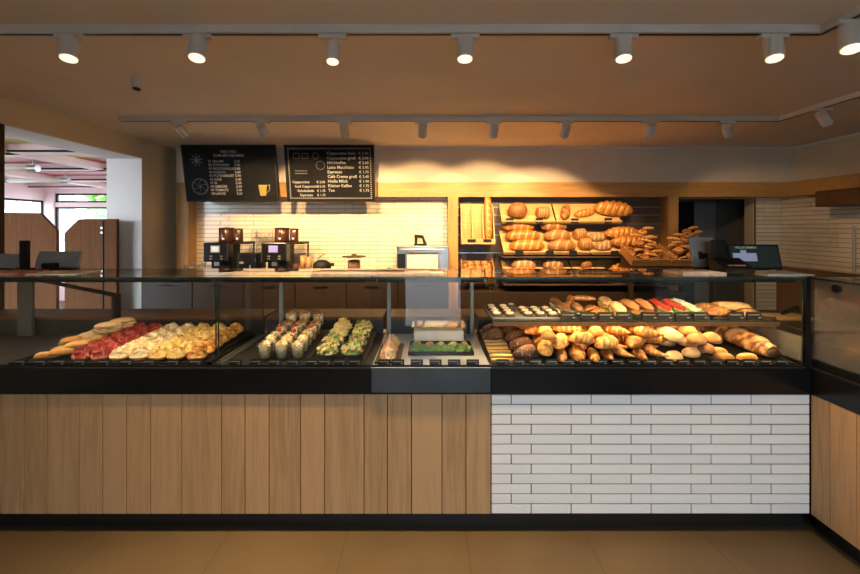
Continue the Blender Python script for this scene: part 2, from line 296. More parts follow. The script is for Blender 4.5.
# ------------------------------------------------------------------ mesh helpers
class MB:
    def __init__(s): s.v = []; s.f = []; s.m = []; s.t = []
    def add(s, vs, fs, mat=0, tones=None):
        b = len(s.v); s.v += [Vector(v) for v in vs]
        s.f += [tuple(b + i for i in f) for f in fs]; s.m += [mat] * len(fs)
        s.t += list(tones) if tones else [0.5] * len(vs)
    def box(s, x0, x1, y0, y1, z0, z1, mat=0, mtx=None):
        vs = [Vector((x, y, z)) for z in (z0, z1) for y in (y0, y1) for x in (x0, x1)]
        if mtx: vs = [mtx @ v for v in vs]
        s.add(vs, [(0, 2, 3, 1), (4, 5, 7, 6), (0, 1, 5, 4), (2, 6, 7, 3), (0, 4, 6, 2), (1, 3, 7, 5)], mat)
    def pane(s, x0, x1, y0, y1, z0, z1, thin='Y', edge=1):
        """box whose two large faces take material 0 and whose rim takes EDGE"""
        vs = [(x, y, z) for z in (z0, z1) for y in (y0, y1) for x in (x0, x1)]
        fs = {'Z': [(0, 2, 3, 1), (4, 5, 7, 6)], 'Y': [(0, 1, 5, 4), (2, 6, 7, 3)], 'X': [(0, 4, 6, 2), (1, 3, 7, 5)]}
        b = len(s.v); s.v += [Vector(v) for v in vs]; s.t += [0.5] * 8
        for k, ff in fs.items():
            for f in ff: s.f.append(tuple(b + i for i in f)); s.m.append(0 if k == thin else edge)
    def tube(s, p0, p1, r0, r1=None, n=16, mat=0, caps=True):
        p0, p1 = Vector(p0), Vector(p1); r1 = r0 if r1 is None else r1
        d = (p1 - p0).normalized(); u = d.orthogonal().normalized(); w = d.cross(u)
        vs = []
        for p, r in ((p0, r0), (p1, r1)):
            vs += [p + (u * math.cos(2 * PI * k / n) + w * math.sin(2 * PI * k / n)) * r for k in range(n)]
        fs = [(k, (k + 1) % n, n + (k + 1) % n, n + k) for k in range(n)]
        if caps: fs += [tuple(range(n - 1, -1, -1)), tuple(range(n, 2 * n))]
        s.add(vs, fs, mat)
    def bar(s, pts, r, n=10, mat=0):
        for a, b in zip(pts, pts[1:]): s.tube(a, b, r, n=n, mat=mat)
    def lathe(s, prof, n=24, at=(0, 0, 0), mat=0, tones=None):
        at = Vector(at); vs = []; ts = []
        for i, (r, z) in enumerate(prof):
            for k in range(n):
                vs.append(at + Vector((r * math.cos(2 * PI * k / n), r * math.sin(2 * PI * k / n), z))); ts.append(tones[i] if tones else 0.5)
        fs = []
        for i in range(len(prof) - 1):
            for k in range(n):
                fs.append((i * n + k, i * n + (k + 1) % n, (i + 1) * n + (k + 1) % n, (i + 1) * n + k))
        if prof[0][0] > 1e-6: fs.append(tuple(range(n - 1, -1, -1)))
        if prof[-1][0] > 1e-6: fs.append(tuple((len(prof) - 1) * n + k for k in range(n)))
        s.add(vs, fs, mat, ts)
    def prism(s, pts, axis, a, b, mat=0):
        """outline PTS (2-D) extruded along AXIS from A to B"""
        def P(p, d): return (d, p[0], p[1]) if axis == 'X' else (p[0], d, p[1]) if axis == 'Y' else (p[0], p[1], d)
        n = len(pts)
        s.add([P(p, a) for p in pts] + [P(p, b) for p in pts],
              [tuple(range(n)), tuple(range(2 * n - 1, n - 1, -1))] + [(k, n + k, n + (k + 1) % n, (k + 1) % n) for k in range(n)], mat)
    def loft(s, spine, rad, n=14, flat=0.45, tone=None, mat=0, wob=None):
        """rings along SPINE; RAD gives (half width, half height) per ring; bottoms are flattened"""
        k = len(spine); vs = []; ts = []
        sp = [Vector(p) for p in spine]
        for i in range(k):
            T = (sp[min(i + 1, k - 1)] - sp[max(i - 1, 0)]).normalized()
            S = T.cross(Vector((0, 0, 1))); S = S.normalized() if S.length > 1e-5 else Vector((0, 1, 0))
            U = S.cross(T)
            rw, rh = rad[i] if isinstance(rad[i], tuple) else (rad[i], rad[i])
            for j in range(n):
                a = 2 * PI * j / n; q = wob(i / (k - 1), a) if wob else 1.0
                sn = math.sin(a); hh = rh * (flat if sn < 0 else 1.0)
                vs.append(sp[i] + S * math.cos(a) * rw * q + U * sn * hh * q)
                ts.append(tone(i / (k - 1), a) if tone else 0.5)
        fs = [(i * n + j, i * n + (j + 1) % n, (i + 1) * n + (j + 1) % n, (i + 1) * n + j) for i in range(k - 1) for j in range(n)]
        fs += [tuple(range(n - 1, -1, -1)), tuple((k - 1) * n + j for j in range(n))]
        s.add(vs, fs, mat, ts)
    def mesh(s, name, mats, smooth=False, origin=None):
        me = bpy.data.meshes.new(name)
        o = Vector(origin) if origin is not None else Vector((0, 0, 0))
        me.from_pydata([tuple(v - o) for v in s.v], [], s.f)
        for m in (mats if isinstance(mats, (list, tuple)) else [mats]): me.materials.append(M[m] if isinstance(m, str) else m)
        me.polygons.foreach_set('material_index', s.m)
        if smooth: me.polygons.foreach_set('use_smooth', [True] * len(me.polygons))
        at = me.attributes.new('tone', 'FLOAT', 'POINT'); at.data.foreach_set('value', s.t)
        me.update(); return me

def link(o, parent=None):
    COL.objects.link(o)
    if parent is not None: o.parent = parent
    return o
def tag(o, label, cat, group=None, kind=None):
    if label: o['label'] = label
    if cat: o['category'] = cat
    if group: o['group'] = group
    if kind: o['kind'] = kind
    return o
def thing(name, loc, label, cat, group=None, rot=(0, 0, 0)):
    o = bpy.data.objects.new(name, None); o.empty_display_size = 0.05
    o.location = loc; o.rotation_euler = rot
    return tag(link(o), label, cat, group)
def bevel(o, w, seg=2):
    b = o.modifiers.new('bevel', 'BEVEL'); b.width = w; b.segments = seg; b.limit_method = 'ANGLE'; b.harden_normals = False
def origin_of(p):
    v = Vector((0, 0, 0))
    while p is not None: v = v + p.location; p = p.parent
    return v
def part(name, mb, mats, parent, smooth=False, bev=0, label=None):
    """mesh built in world coordinates, hung under PARENT (unrotated while building)"""
    o = bpy.data.objects.new(name, mb.mesh(name, mats, smooth, origin_of(parent)))
    link(o, parent)
    if bev: bevel(o, bev)
    if label: o['label'] = label
    return o
def solo(name, mb, mats, label, cat, group=None, smooth=False, bev=0):
    lo = [min(v[i] for v in mb.v) for i in range(3)]; hi = [max(v[i] for v in mb.v) for i in range(3)]
    org = ((lo[0] + hi[0]) / 2, (lo[1] + hi[1]) / 2, lo[2])
    o = bpy.data.objects.new(name, mb.mesh(name, mats, smooth, org)); o.location = org
    link(o)
    if bev: bevel(o, bev)
    return tag(o, label, cat, group)
def struct(name, mb, mats, bev=0, parent=None):
    o = bpy.data.objects.new(name, mb.mesh(name, mats)); link(o, parent)
    if not parent: o['kind'] = 'structure'
    if bev: bevel(o, bev)
    return o
def bx(*a, mat=0):
    m = MB(); m.box(*a, mat=mat); return m
def copy_tree(o, parent=None):
    c = o.copy(); COL.objects.link(c)
    if parent is not None: c.parent = parent
    for ch in list(o.children): copy_tree(ch, c)
    return c

# ------------------------------------------------------------------ room
CEIL = 2.6; LW = -3.23; RW = 4.54; FY = -4.2; BY = 3.16; FR = 2.96
struct('floor', bx(-9.2, 5.2, -4.6, 7.4, -0.1, 0.0), 'floor')
struct('ceiling', bx(LW, RW + 0.2, FY - 0.2, 5.0, CEIL, CEIL + 0.12), 'ceiling')
# left wall with the opening to the annex (Y .97 .. 2.52, up to 2.39)
m = MB()
m.box(LW - 0.395, LW, FY - 0.2, 0.97, 0, CEIL + 0.12)
m.box(LW - 0.395, LW, 2.52, 3.5, 0, CEIL + 0.12)
m.box(LW - 0.395, LW, 0.97, 2.52, 2.39, CEIL + 0.12)
struct('wall_left', m, 'plaster')
m = MB(); m.box(LW - 0.396, LW + 0.001, 2.515, 2.521, 0, 2.39); m.box(LW - 0.396, LW + 0.001, 0.97, 2.52, 2.383, 2.391)
struct('trim_opening_lining', m, 'jamb')
struct('trim_opening_post', bx(LW - 0.40, LW + 0.004, 0.93, 0.985, 0, 2.39), 'darkwood')
# back wall: solid behind tiles and shelf, opening X 3.2 .. 4.19
m = MB()
m.box(LW, 3.18, BY, BY + 0.15, 0, CEIL); m.box(4.17, RW + 0.2, BY, BY + 0.15, 0, CEIL); m.box(3.18, 4.17, BY, BY + 0.15, 1.98, CEIL)
struct('wall_back', m, 'plaster')
m = MB(); m.box(-3.11, RW, FR, BY, 2.165, CEIL)
struct('wall_bulkhead', m, 'bulkhead')
struct('wall_storeroom', bx(2.6, 4.8, 4.2, 4.3, 0, CEIL), 'greywall')
m = MB(); m.box(2.6, 3.0, BY + .15, 4.2, 0, CEIL); m.box(4.4, 4.6, BY + .15, 4.2, 0, CEIL)
struct('wall_storeroom_sides', m, 'greywall')
dr = bpy.data.objects.new('door_1', bx(3.55, 4.05, 4.16, 4.2, 0, 2.0).mesh('door_1', 'blackmat')); link(dr); dr['kind'] = 'structure'
mm = MB(); mm.tube((3.62, 4.12, 1.05), (3.74, 4.12, 1.05), 0.01); mm.tube((3.62, 4.16, 1.05), (3.62, 4.12, 1.05), 0.01)
part('door_handle', mm, 'steel', dr)
# right wall
struct('wall_right', bx(RW, RW + 0.2, FY - 0.2, 4.2, 0, CEIL), 'plaster')
# front wall behind the camera: door to the floor, two shop windows with high sills
m = MB(); y0, y1 = FY - 0.2, FY
for a, b, z0, z1 in ((LW, -0.42, 0, CEIL), (-0.42, 0.58, 2.15, CEIL), (0.58, 0.9, 0, CEIL), (0.9, 2.2, 0, 0.92), (0.9, 2.2, 2.42, CEIL), (2.2, RW, 0, CEIL)):
    m.box(a, b, y0, y1, z0, z1)
struct('wall_front', m, 'darkfront')
def window(n, x0, x1, z0, z1, y, fw=0.05):
    f = MB(); f.box(x0, x0 + fw, y, y + 0.06, z0, z1); f.box(x1 - fw, x1, y, y + 0.06, z0, z1); f.box(x0, x1, y, y + 0.06, z0, z0 + fw); f.box(x0, x1, y, y + 0.06, z1 - fw, z1)
    w = struct(n, f, 'greyplastic')
    struct('pane', bx(x0 + fw, x1 - fw, y + 0.025, y + 0.035, z0 + fw, z1 - fw), 'glass', parent=w)
window('window_1', 0.9, 2.2, 0.92, 2.42, FY - 0.12)
window('door_2', -0.42, 0.58, 0.0, 2.15, FY - 0.12, 0.07)

struct('trim_cornice', (lambda m: (m.box(-3.11, RW, FR - .025, FR - .001, CEIL - .022, CEIL - .001), m.box(RW - .026, RW - .001, -1.7, FR - .026, CEIL - .022, CEIL - .001), m)[-1])(MB()), 'white')
# wooden frame of the back wall: band under the bulkhead and posts
m = MB(); m.box(-0.62, RW, FR - 0.012, BY, 1.985, 2.165); m.box(X(176, FR), -0.62, FR + 0.02, BY, 1.985, 2.165)
struct('trim_band', m, 'amber_x')
for i, (a, b) in enumerate(((176, 188.5), (448, 458), (668, 678))):
    struct('trim_post_%d' % (i + 1), bx(X(a, FR), X(b, FR), FR - 0.01, BY, 0, 1.985), 'amber')

# tiles laid in rows of long and short pieces
def tiles(mb, u0, u1, z0, nrows, pitch, put, gap=0.0055, long=0.421, short=0.2105, shift=0.0):
    per = long + short
    for r in range(nrows):
        s = u0 - per * 2 + (0 if r % 2 == 0 else per / 2) + shift
        a = s; k = 0
        while a < u1:
            w = (long if k % 2 == 0 else short); b = a + w
            lo, hi = max(a, u0), min(b, u1)
            if hi - lo > 0.012: put(mb, lo + gap / 2, hi - gap / 2, z0 + r * pitch + gap / 2, z0 + (r + 1) * pitch - gap / 2)
            a = b; k += 1
g = bx(X(188, BY), 0.31, BY - 0.012, BY, 0.9, 1.985); struct('wall_back_grout', g, 'grout_back')
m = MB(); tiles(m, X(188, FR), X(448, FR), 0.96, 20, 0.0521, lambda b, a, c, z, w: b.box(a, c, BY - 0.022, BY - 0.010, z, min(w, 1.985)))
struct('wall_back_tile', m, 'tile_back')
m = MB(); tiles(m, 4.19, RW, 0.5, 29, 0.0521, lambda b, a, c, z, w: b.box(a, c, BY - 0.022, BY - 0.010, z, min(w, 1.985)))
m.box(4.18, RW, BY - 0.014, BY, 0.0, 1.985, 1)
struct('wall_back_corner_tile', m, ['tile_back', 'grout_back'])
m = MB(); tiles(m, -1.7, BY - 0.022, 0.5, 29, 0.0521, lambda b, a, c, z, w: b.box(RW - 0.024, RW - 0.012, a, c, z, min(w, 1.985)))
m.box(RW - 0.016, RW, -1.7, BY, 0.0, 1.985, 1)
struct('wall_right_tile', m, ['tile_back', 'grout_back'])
struct('trim_band_right', bx(RW - 0.10, RW, -1.7, FR, 1.985, 2.165), 'amber_x')

# ------------------------------------------------------------------ annex seen through the opening
struct('wall_annex_back', (lambda m: (m.box(-9.0, -3.6, 7.0, 7.1, 0, 0.9), m.box(-9.0, -3.6, 7.0, 7.1, 2.36, 2.58), m.box(-8.5, -8.2, 6.95, 7.1, 0, 2.6), m.box(-5.4, -3.6, 7.0, 7.1, 0, 2.6), m.box(-8.2, -5.4, 6.98, 7.06, 2.06, 2.16), m)[-1])(MB()), 'pink')
struct('wall_annex_left', (lambda m: (m.box(-8.5, -8.4, -1.0, 7.0, 0, 0.9), m.box(-8.5, -8.4, -1.0, 7.0, 2.2, 2.6), m.box(-8.5, -8.4, -1.2, -1.0, 0, 2.6), m)[-1])(MB()), 'pink')
struct('ceiling_annex', bx(-9.0, LW - 0.395, -1.2, 7.1, 2.56, 2.68), 'pink')
m = MB()
for y in (2.5, 3.9, 5.3, 6.6): m.box(-8.5, LW - 0.395, y, y + 0.16, 2.45, 2.56)
m.box(-6.9, -6.72, -1.0, 7.0, 2.45, 2.559); m.box(-4.9, -4.72, -1.0, 7.0, 2.45, 2.559)
struct('ceiling_annex_beam', m, 'pink')
m = MB()
for y in (2.5, 3.9, 5.3, 6.6): m.box(-8.4, -3.66, y - .02, y, 2.452, 2.475); m.box(-8.4, -3.66, y + .16, y + .17, 2.452, 2.475)
struct('ceiling_annex_trim', m, 'blackmat')
m = MB()
for y in (1.2, 3.4, 4.8, 6.1):
    for a, b in ((-8.4, -6.9), (-6.72, -4.9), (-4.72, -3.65)): m.box(a, b, y, y + 0.5, 2.54, 2.561)
struct('ceiling_annex_red_panel', m, 'red_panel')
m = MB()
for y in (1.75, 2.68):
    for a, b in ((-8.4, -6.9), (-6.72, -4.9), (-4.72, -3.65)): m.box(a, b, y, y + 0.7, 2.541, 2.561)
struct('ceiling_annex_yellow_panel', m, 'yellow_panel')
def win2(n, x0, x1, z0, z1, y):
    f = MB(); w = 0.035
    f.box(x0, x0 + w, y, y + .05, z0, z1); f.box(x1 - w, x1, y, y + .05, z0, z1); f.box(x0, x1, y, y + .05, z0, z0 + w); f.box(x0, x1, y, y + .05, z1 - w, z1)
    o = struct(n, f, 'blackmat'); struct('pane', bx(x0 + w, x1 - w, y + .02, y + .03, z0 + w, z1 - w), 'glass', parent=o)
win2('window_2', -8.2, -5.4, 0.9, 2.06, 7.0); win2('window_3', -8.2, -5.4, 2.16, 2.36, 7.0)
f = MB(); f.box(-8.46, -8.42, -1, 7, 0.9, 0.94); f.box(-8.46, -8.42, -1, 7, 2.16, 2.2)
for y in (-1, 1.6, 4.3, 6.93): f.box(-8.46, -8.42, y, y + .05, 0.9, 2.2)
o = struct('window_4', f, 'blackmat'); struct('pane', bx(-8.445, -8.435, -0.95, 6.95, 0.94, 2.16), 'glass', parent=o)
for i, (x, y, lab) in enumerate(((-6.4, 4.6, 'white tube lamp under the pink annex ceiling, the longer visible one'), (-5.6, 3.2, 'silver tube lamp beside the yellow panel of the annex ceiling'))):
    t = thing('hanging_tube_lamp', (x, y, 2.36), lab, 'ceiling lamp', 'tube lamps in the annex')
    b = MB(); b.tube((x - .55, y, 2.37), (x + .55, y, 2.37), 0.035, n=14); part('tube', b, 'white', t, True)
    for q in (-.5, .5):
        b = MB(); b.tube((x + q - .06, y, 2.37), (x + q + .06, y, 2.37), 0.045, n=14); b.tube((x + q, y, 2.40), (x + q, y, 2.56), 0.012, n=8); part('bracket', b, 'steel', t)
# saloon-style screens between shop and annex
YS = 2.35
def screen(outline, lab, seam=None):
    pts = [(X(px, YS), Z(py, YS)) for px, py in outline]
    pts = [(x, z) if z > 0.3 else (x, 0.0) for x, z in pts]
    t = thing('partition_screen', (sum(p[0] for p in pts) / len(pts), YS, 0), lab, 'screen', 'brown partition screens')
    m = MB(); m.prism(pts, 'Y', YS - 0.02, YS + 0.02); part('panel', m, 'screenwood', t, bev=0.004)
    if seam:
        m = MB(); x = X(seam, YS); m.box(x - .012, x + .012, YS - .032, YS - .02, 0.0, 1.68); part('edge_strip', m, 'darkwood', t)
        for zz in (1.55, 1.60):
            b = MB(); b.tube((x, YS - .032, zz), (x, YS - .036, zz), 0.012); part('screw', b, 'steel', t)
screen([(-14, 500), (-14, 212), (41, 213), (58, 230), (58, 500)], 'dark brown screen with sloped top corner beside the black till stand')
screen([(66, 500), (66, 233), (80, 219), (118, 219), (118, 500)], 'dark brown screen standing against the white jamb of the opening', 104)
# outside
solo_ground = bx(-60, 60, -60, 60, -0.25, -0.12); struct('ground_outside', solo_ground, 'asphalt')
t = thing('street_house', (-16, 24, -0.12), 'pale house with red roof seen through the annex window', 'building')
m = MB(); m.box(-27, -11.5, 22, 29, -0.12, 4.2); part('wall', m, 'facade', t)
m = MB(); m.prism([(21.5, 4.2), (29.5, 4.2), (25.5, 6.6)], 'X', -27.4, -11.2); part('roof', m, 'rooftile', t)
for k in range(9):
    for zz in (0.8, 2.6):
        m = MB(); m.box(-26.2 + k * 1.65, -25.4 + k * 1.65, 21.95, 22.0, zz, zz + 1.1); part('window', m, 'greyplastic', t)
t = thing('street_house', (-30, 6, -0.12), 'pale house across the street, seen past the first annex screen', 'building')
m = MB(); m.box(-34, -26, -8, 14, -0.12, 6); part('wall', m, 'facade', t)
m = MB(); m.prism([(-34.4, 6), (-25.6, 6), (-30, 9)], 'Y', -8.3, 14.3); part('roof', m, 'rooftile', t)
for k in range(8):
    for zz in (1.0, 3.4):
        m = MB(); m.box(-26.0, -25.95, -7 + k * 2.5, -5.9 + k * 2.5, zz, zz + 1.4); part('window', m, 'greyplastic', t)
def tree(x, y, h, r, lab):
    t = thing('street_tree', (x, y, -0.12), lab, 'tree', 'trees outside the annex')
    b = MB(); b.tube((x, y, -0.12), (x + .1, y, h * .6), 0.16, 0.09, 10); part('trunk', b, 'bark', t)
    b = MB(); rr = random.Random(int(x * 10))
    for k in range(420):
        d = Vector((rr.gauss(0, 1), rr.gauss(0, 1), rr.gauss(0, 1))).normalized() * r * (0.55 + 0.5 * rr.random())
        c = Vector((x, y, h)) + Vector((d.x, d.y, d.z * 0.8)); u = Vector((rr.gauss(0, 1), rr.gauss(0, 1), rr.gauss(0, 1))).normalized(); w = u.orthogonal().normalized(); sz = 0.16 + 0.16 * rr.random()
        b.add([c + u * sz, c + w * sz * .6, c - u * sz, c - w * sz * .6], [(0, 1, 2, 3)])
    part('foliage', b, 'leaf', t)
tree(-10.9, 13.5, 2.4, 1.5, 'green leafy tree filling the annex window next to the white jamb')
tree(-13.2, 16.5, 3.0, 1.2, 'smaller green tree outside, nearer the annex corner post')

# ------------------------------------------------------------------ lights on tracks
def track(name, pts, w, label):
    m = MB()
    for (x0, y0), (x1, y1) in zip(pts, pts[1:]):
        if abs(x1 - x0) > abs(y1 - y0): m.box(min(x0, x1) - (w / 2), max(x0, x1) + w / 2, y0 - w / 2, y0 + w / 2, CEIL - 0.04, CEIL)
        else: m.box(x0 - w / 2, x0 + w / 2, min(y0, y1), max(y0, y1) - w / 2, CEIL - 0.04, CEIL)
    t = solo(name, m, 'white_metal', label, 'lighting track', 'ceiling light tracks')
    g = MB()
    for (x0, y0), (x1, y1) in zip(pts, pts[1:]):
        if abs(x1 - x0) > abs(y1 - y0): g.box(x0, x1, y0 - .008, y0 + .008, CEIL - .0415, CEIL - .039)
        else: g.box(x0 - .008, x0 + .008, min(y0, y1), max(y0, y1), CEIL - .0415, CEIL - .039)
    gp = bpy.data.objects.new('groove', g.mesh('groove', 'blackmat', origin=t.location)); link(gp, t)
NY, FRY = -0.125, 1.56
track('spotlight_rail', [(-3.2, NY), (1.95, NY), (1.95, -3.6)], 0.045, 'white lighting track over the counter front, bending at the corner')
track('spotlight_rail', [(-2.75, FRY), (3.16, FRY), (3.16, -1.6)], 0.04, 'white lighting track nearer the menu boards, with unlit looking spotlights')

def spot(px, y, ln, dia, tilt, yaw, lab, energy, cone, blend, drop, emissive=True, gx=None, name='track_spotlight', group='spotlights'):
    x = X(px, y) if gx is None else gx
    t = thing(name, (x, y, CEIL - 0.04), lab, 'spotlight', group)
    b = MB(); b.box(x - .07, x + .07, y - .018, y + .018, CEIL - .062, CEIL - .0415); part('adapter', b, 'white_metal', t, bev=.003)
    piv = Vector((x, y, CEIL - .062 - drop))
    b = MB(); b.tube((x, y, CEIL - .06), piv, 0.009, n=10); part('stem', b, 'white_metal', t)
    d = Euler((tilt, 0, yaw)).to_matrix() @ Vector((0, 0, -1))
    top = piv - d * ln * .25; bot = piv + d * ln * .75
    b = MB(); b.tube(top, bot, dia / 2, n=28); b2 = part('housing', b, 'white_metal', t, bev=.003)
    b = MB(); b.tube(bot + d * .0005, bot + d * .003, dia / 2 * .86, n=28); part('lens', b, 'lens' if emissive else 'lens_dim', t)
    if energy:
        L = bpy.data.lights.new('spot_beam', 'SPOT'); L.energy = energy; L.color = (1.0, 0.64, 0.30); L.spot_size = cone; L.spot_blend = blend; L.shadow_soft_size = 0.03
        lo = bpy.data.objects.new('spot_beam', L); lo.location = bot + d * .012 - origin_of(t)
        lo.rotation_euler = d.to_track_quat('-Z', 'Y').to_euler(); link(lo, t)
r = math.radians
NEAR = [(70, 14, 26), (198, 16, 16), (333, 12, 6), (465, 10, -4), (623, 12, -14), (773, 14, -22)]
nlab = ['first white spotlight of the nearer track, above the annex opening', 'white lit spotlight above the sunny emblem chalk menu board', 'slim white spotlight on a stem above the bordered menu board', 'white lit spotlight above the bread shelf post', 'white lit spotlight above the row of bread loaves', 'white lit spotlight next to the bend of the nearer track']
ESPOT_N, ESPOT_F = 98.0, 90.0
for (px, tl, yw), lab in zip(NEAR, nlab):
    slim = px == 333
    spot(px, NY, .112 if not slim else .10, .082 if not slim else .066, r(-tl), r(yw), lab, ESPOT_N * (1.0 if px < 600 else .75 if px < 700 else .35), r(62), 0.6, .022 if not slim else .045, group='spotlights on the nearer track')
spot(0, -0.27, .118, .088, r(-16), r(-35), 'white lit spotlight on the short arm after the track bend', ESPOT_N * .2, r(62), 0.6, .035, gx=1.95, group='spotlights on the nearer track')
FAR = [(180, 52, -14, 'white spotlight of the farther track, first from the annex opening'), (262, 53, -4, 'white spotlight of the farther track, over the emblem chalkboard edge'), (344, 53, 3, 'white spotlight of the farther track, over the bordered menu board'),
       (423, 53, 3, 'white spotlight of the farther track, just past the bordered menu board'), (494, 53, -3, 'white spotlight of the farther track, over the baguette stand'), (566, 50, -4, 'white spotlight of the farther track, over the two dark loaves'),
       (651, 38, 2, 'white spotlight of the farther track, over the pretzel stick crates'), (727, 52, -46, 'white spotlight of the farther track, over the black till screen')]
for px, tl, yw, lab in FAR:
    spot(px, FRY, .12, .078, r(tl), r(yw), lab, (80 if px == 180 else ESPOT_F if px < 600 else 62 if px == 651 else 14), r(78), 0.4, .04, False, group='spotlights on the farther track')
spot(0, 1.15, .12, .078, r(50), r(-70), 'white spotlight on the farther track after its bend, aimed at the tiled wall', 10, r(50), 0.5, .04, False, gx=3.16, group='spotlights on the farther track')
# small sensor on the ceiling
x, y = X(137, 0.55), 0.55
t = thing('ceiling_sensor', (x, y, CEIL), 'small white cylinder with dark end hanging from bare ceiling', 'sensor')
b = MB(); b.tube((x, y, CEIL), (x + .004, y - .01, CEIL - .085), 0.03, n=20); part('body', b, 'white_metal', t)
b = MB(); b.tube((x + .004, y - .01, CEIL - .0855), (x + .004, y - .011, CEIL - .09), 0.024, n=20); part('lens', b, 'lens_dim', t)

# ------------------------------------------------------------------ the counter
T0 = 0.726; B1 = 0.884; PL = 0.095; GT = 1.342
XA0, XAB, XBC, XCD, XD1 = -3.215, -1.126, -0.30, 0.331, 2.012
def counter(name, x0, x1, label):
    t = thing('counter', ((x0 + x1) / 2, 0.4, 0), label, 'counter', 'counter units')
    part('carcass', bx(x0, x1, 0.03, 0.85, PL, T0), 'blackmat', t)
    part('plinth', bx(x0, x1, 0.045, 0.8, 0, PL), 'plinth', t)
    b = MB(); b.box(x0, x1, -0.006, 0.85, T0, B1 - .022); part('apron', b, 'black', t, bev=.003)
    return t
tw = counter('wood', XA0, XCD, 'counter unit faced in upright light oak planks on black plinth')
bounds = [-182, -152, -122, -92, -60, -31, 1, 24, 47.5, 79, 102.5, 126.5, 150.5, 181.5, 221.5, 245, 269, 300.5, 324.5, 364, 387.5, 411.5, 442, 466, 491]
m = MB()
for a, b in zip(bounds, bounds[1:]): m.box(X(a, 0) + .002, X(b, 0) - .002, 0.0, 0.03, PL, T0 - .002)
part('plank_cladding', m, 'oak', tw, bev=.002)
tt = counter('tile', XCD, XD1, 'counter unit faced in glossy white brick tiles on black plinth')
m = MB(); nrow = 12; ph = (T0 - .003 - PL) / nrow
tl = 0.421
tiles(m, XCD + .002, XD1 - .002, PL, nrow, ph, lambda b, a, c, z, w: b.box(a, c, 0.0, 0.012, z, w), gap=.005, shift=tl + .2105 - .2105 / 1)
part('tile_cladding', m, 'tile', tt, bev=.0015)
part('grout_bed', bx(XCD, XD1, 0.006, 0.03, PL, T0 - .001), 'grout', tt)
# return unit running towards the viewer
RY = -1.75
t = thing('counter', (2.45, -0.85, 0), 'oak plank counter unit returning towards the viewer at the tile end', 'counter', 'counter units')
part('carcass', bx(XD1 + .03, 2.9, RY, 0.83, PL, T0), 'blackmat', t)
part('plinth', bx(XD1 + .045, 2.9, RY, 0.02, 0, PL), 'plinth', t)
part('apron', bx(XD1 + .001, 2.9, RY, 0.84, T0, B1 - .022), 'black', t, bev=.003)
m = MB(); yy = -0.001; k = 0
while yy > RY:
    w = (.105, .13, .16, .13, .2)[k % 5]; m.box(XD1 + .002, XD1 + .03, max(yy - w, RY) + .0012, yy - .0012, PL, T0 - .002); yy -= w; k += 1
part('plank_cladding', m, 'oak', t, bev=.002)

# ------------------------------------------------------------------ glass cases on the counter
DZ = B1 - .022          # top of the counter body
def case(x0, x1, label, deckmat, ledmat, shelf=False, posts=(), pw=.012):
    t = thing('display_case', ((x0 + x1) / 2, 0.35, DZ), label, 'display case', 'glass display cases')
    x0 += .001; x1 -= .001
    part('deck', bx(x0, x1, 0.0, 0.74, DZ + .0006, DZ + .004), deckmat, t)
    b = MB(); b.box(x0, x1, 0.004, 0.014, DZ + .004, DZ + .014); part('front_rail', b, 'black', t)
    b = MB(); b.pane(x0 + .002, x1 - .002, 0.016, 0.024, DZ + .0045, GT - .012, 'Y'); part('front_glass', b, ['glass_front', 'edge'], t)
    b = MB(); b.pane(x0 + .001, x1 - .001, -0.004, 0.46, GT - .012, GT, 'Z'); part('top_glass', b, ['glass', 'edge'], t)
    b = MB(); b.box(x0 + .01, x1 - .01, .70, .715, DZ + .004, .965); part('rear_board', b, 'deck', t)
    b = MB(); b.box(x0 + .01, x1 - .01, .69, .98, .966, .986); part('rear_worktop', b, 'cabwood', t)
    b = MB(); b.box(x0 + .03, x1 - .03, .028, .048, GT - .022, GT - .013); b.box(x0 + .03, x1 - .03, .026, .029, GT - .031, GT - .013); h = part('light_bar', b, 'blackmat', t)
    b = MB(); b.box(x0 + .04, x1 - .04, .031, .046, GT - .0240, GT - .0225); part('led_strip', b, ledmat, h)
    for px in posts:
        b = MB(); b.box(px - pw, px + pw, .645, .67, DZ + .004, GT - .0125); b.box(px - .012, px + .012, .06, .66, GT - .035, GT - .0125); part('post', b, 'darkpost' if pw > .02 else 'greyplastic', t, bev=.002)
    if shelf:
        b = MB(); b.pane(x0 + .03, x1 - .03, .13, .52, 1.076, 1.084, 'Z'); part('shelf', b, ['glass', 'edge'], t)
        b = MB(); b.box(x0 + .03, x1 - .03, .128, .152, 1.064, 1.0755); b.box(x0 + .03, x1 - .03, .126, .130, 1.054, 1.0755); h = part('shelf_light_bar', b, 'cabwood', t)
        b = MB(); b.box(x0 + .04, x1 - .04, .133, .149, 1.0615, 1.0635); part('led_strip', b, 'led_low', h)
    return t
CA = case(XA0, XAB, 'glass case over the open sandwiches, at the annex end of counter', 'deck', 'ledsoft', posts=(X(25, .65),), pw=.05)
CB = case(XAB, XBC, 'glass case with salads and fruit cups in the middle of counter', 'deck', 'ledsoft', posts=(X(281, .65),))
CC = case(XBC, XCD, 'narrow glass case with the single black party tray', 'steeldeck', 'ledcool', posts=(X(389, .65), X(472, .65)))
CD = case(XCD, XD1 - .022, 'glass case filled with golden breads over the white tiles', 'deck', 'led', shelf=True)
for px, tt_, ts in ((175, CA, 'A'), (258, CB, 'B'), (758, CD, 'D')):
    xx = X(px, 0); b = MB(); b.box(xx - .012, xx + .012, .012, .036, GT - .03, GT - .0125); part('glass_clip', b, 'blackmat', tt_)
part('reflection_panel', bx(XBC + .004, XCD - .004, -.0105, -.0065, T0 + .012, B1 - .026), 'bluereflection', CC, label='blue-grey panel standing for the daylight reflection below the glass')  # added panel: its blue-grey colour stands in for daylight mirrored in the front
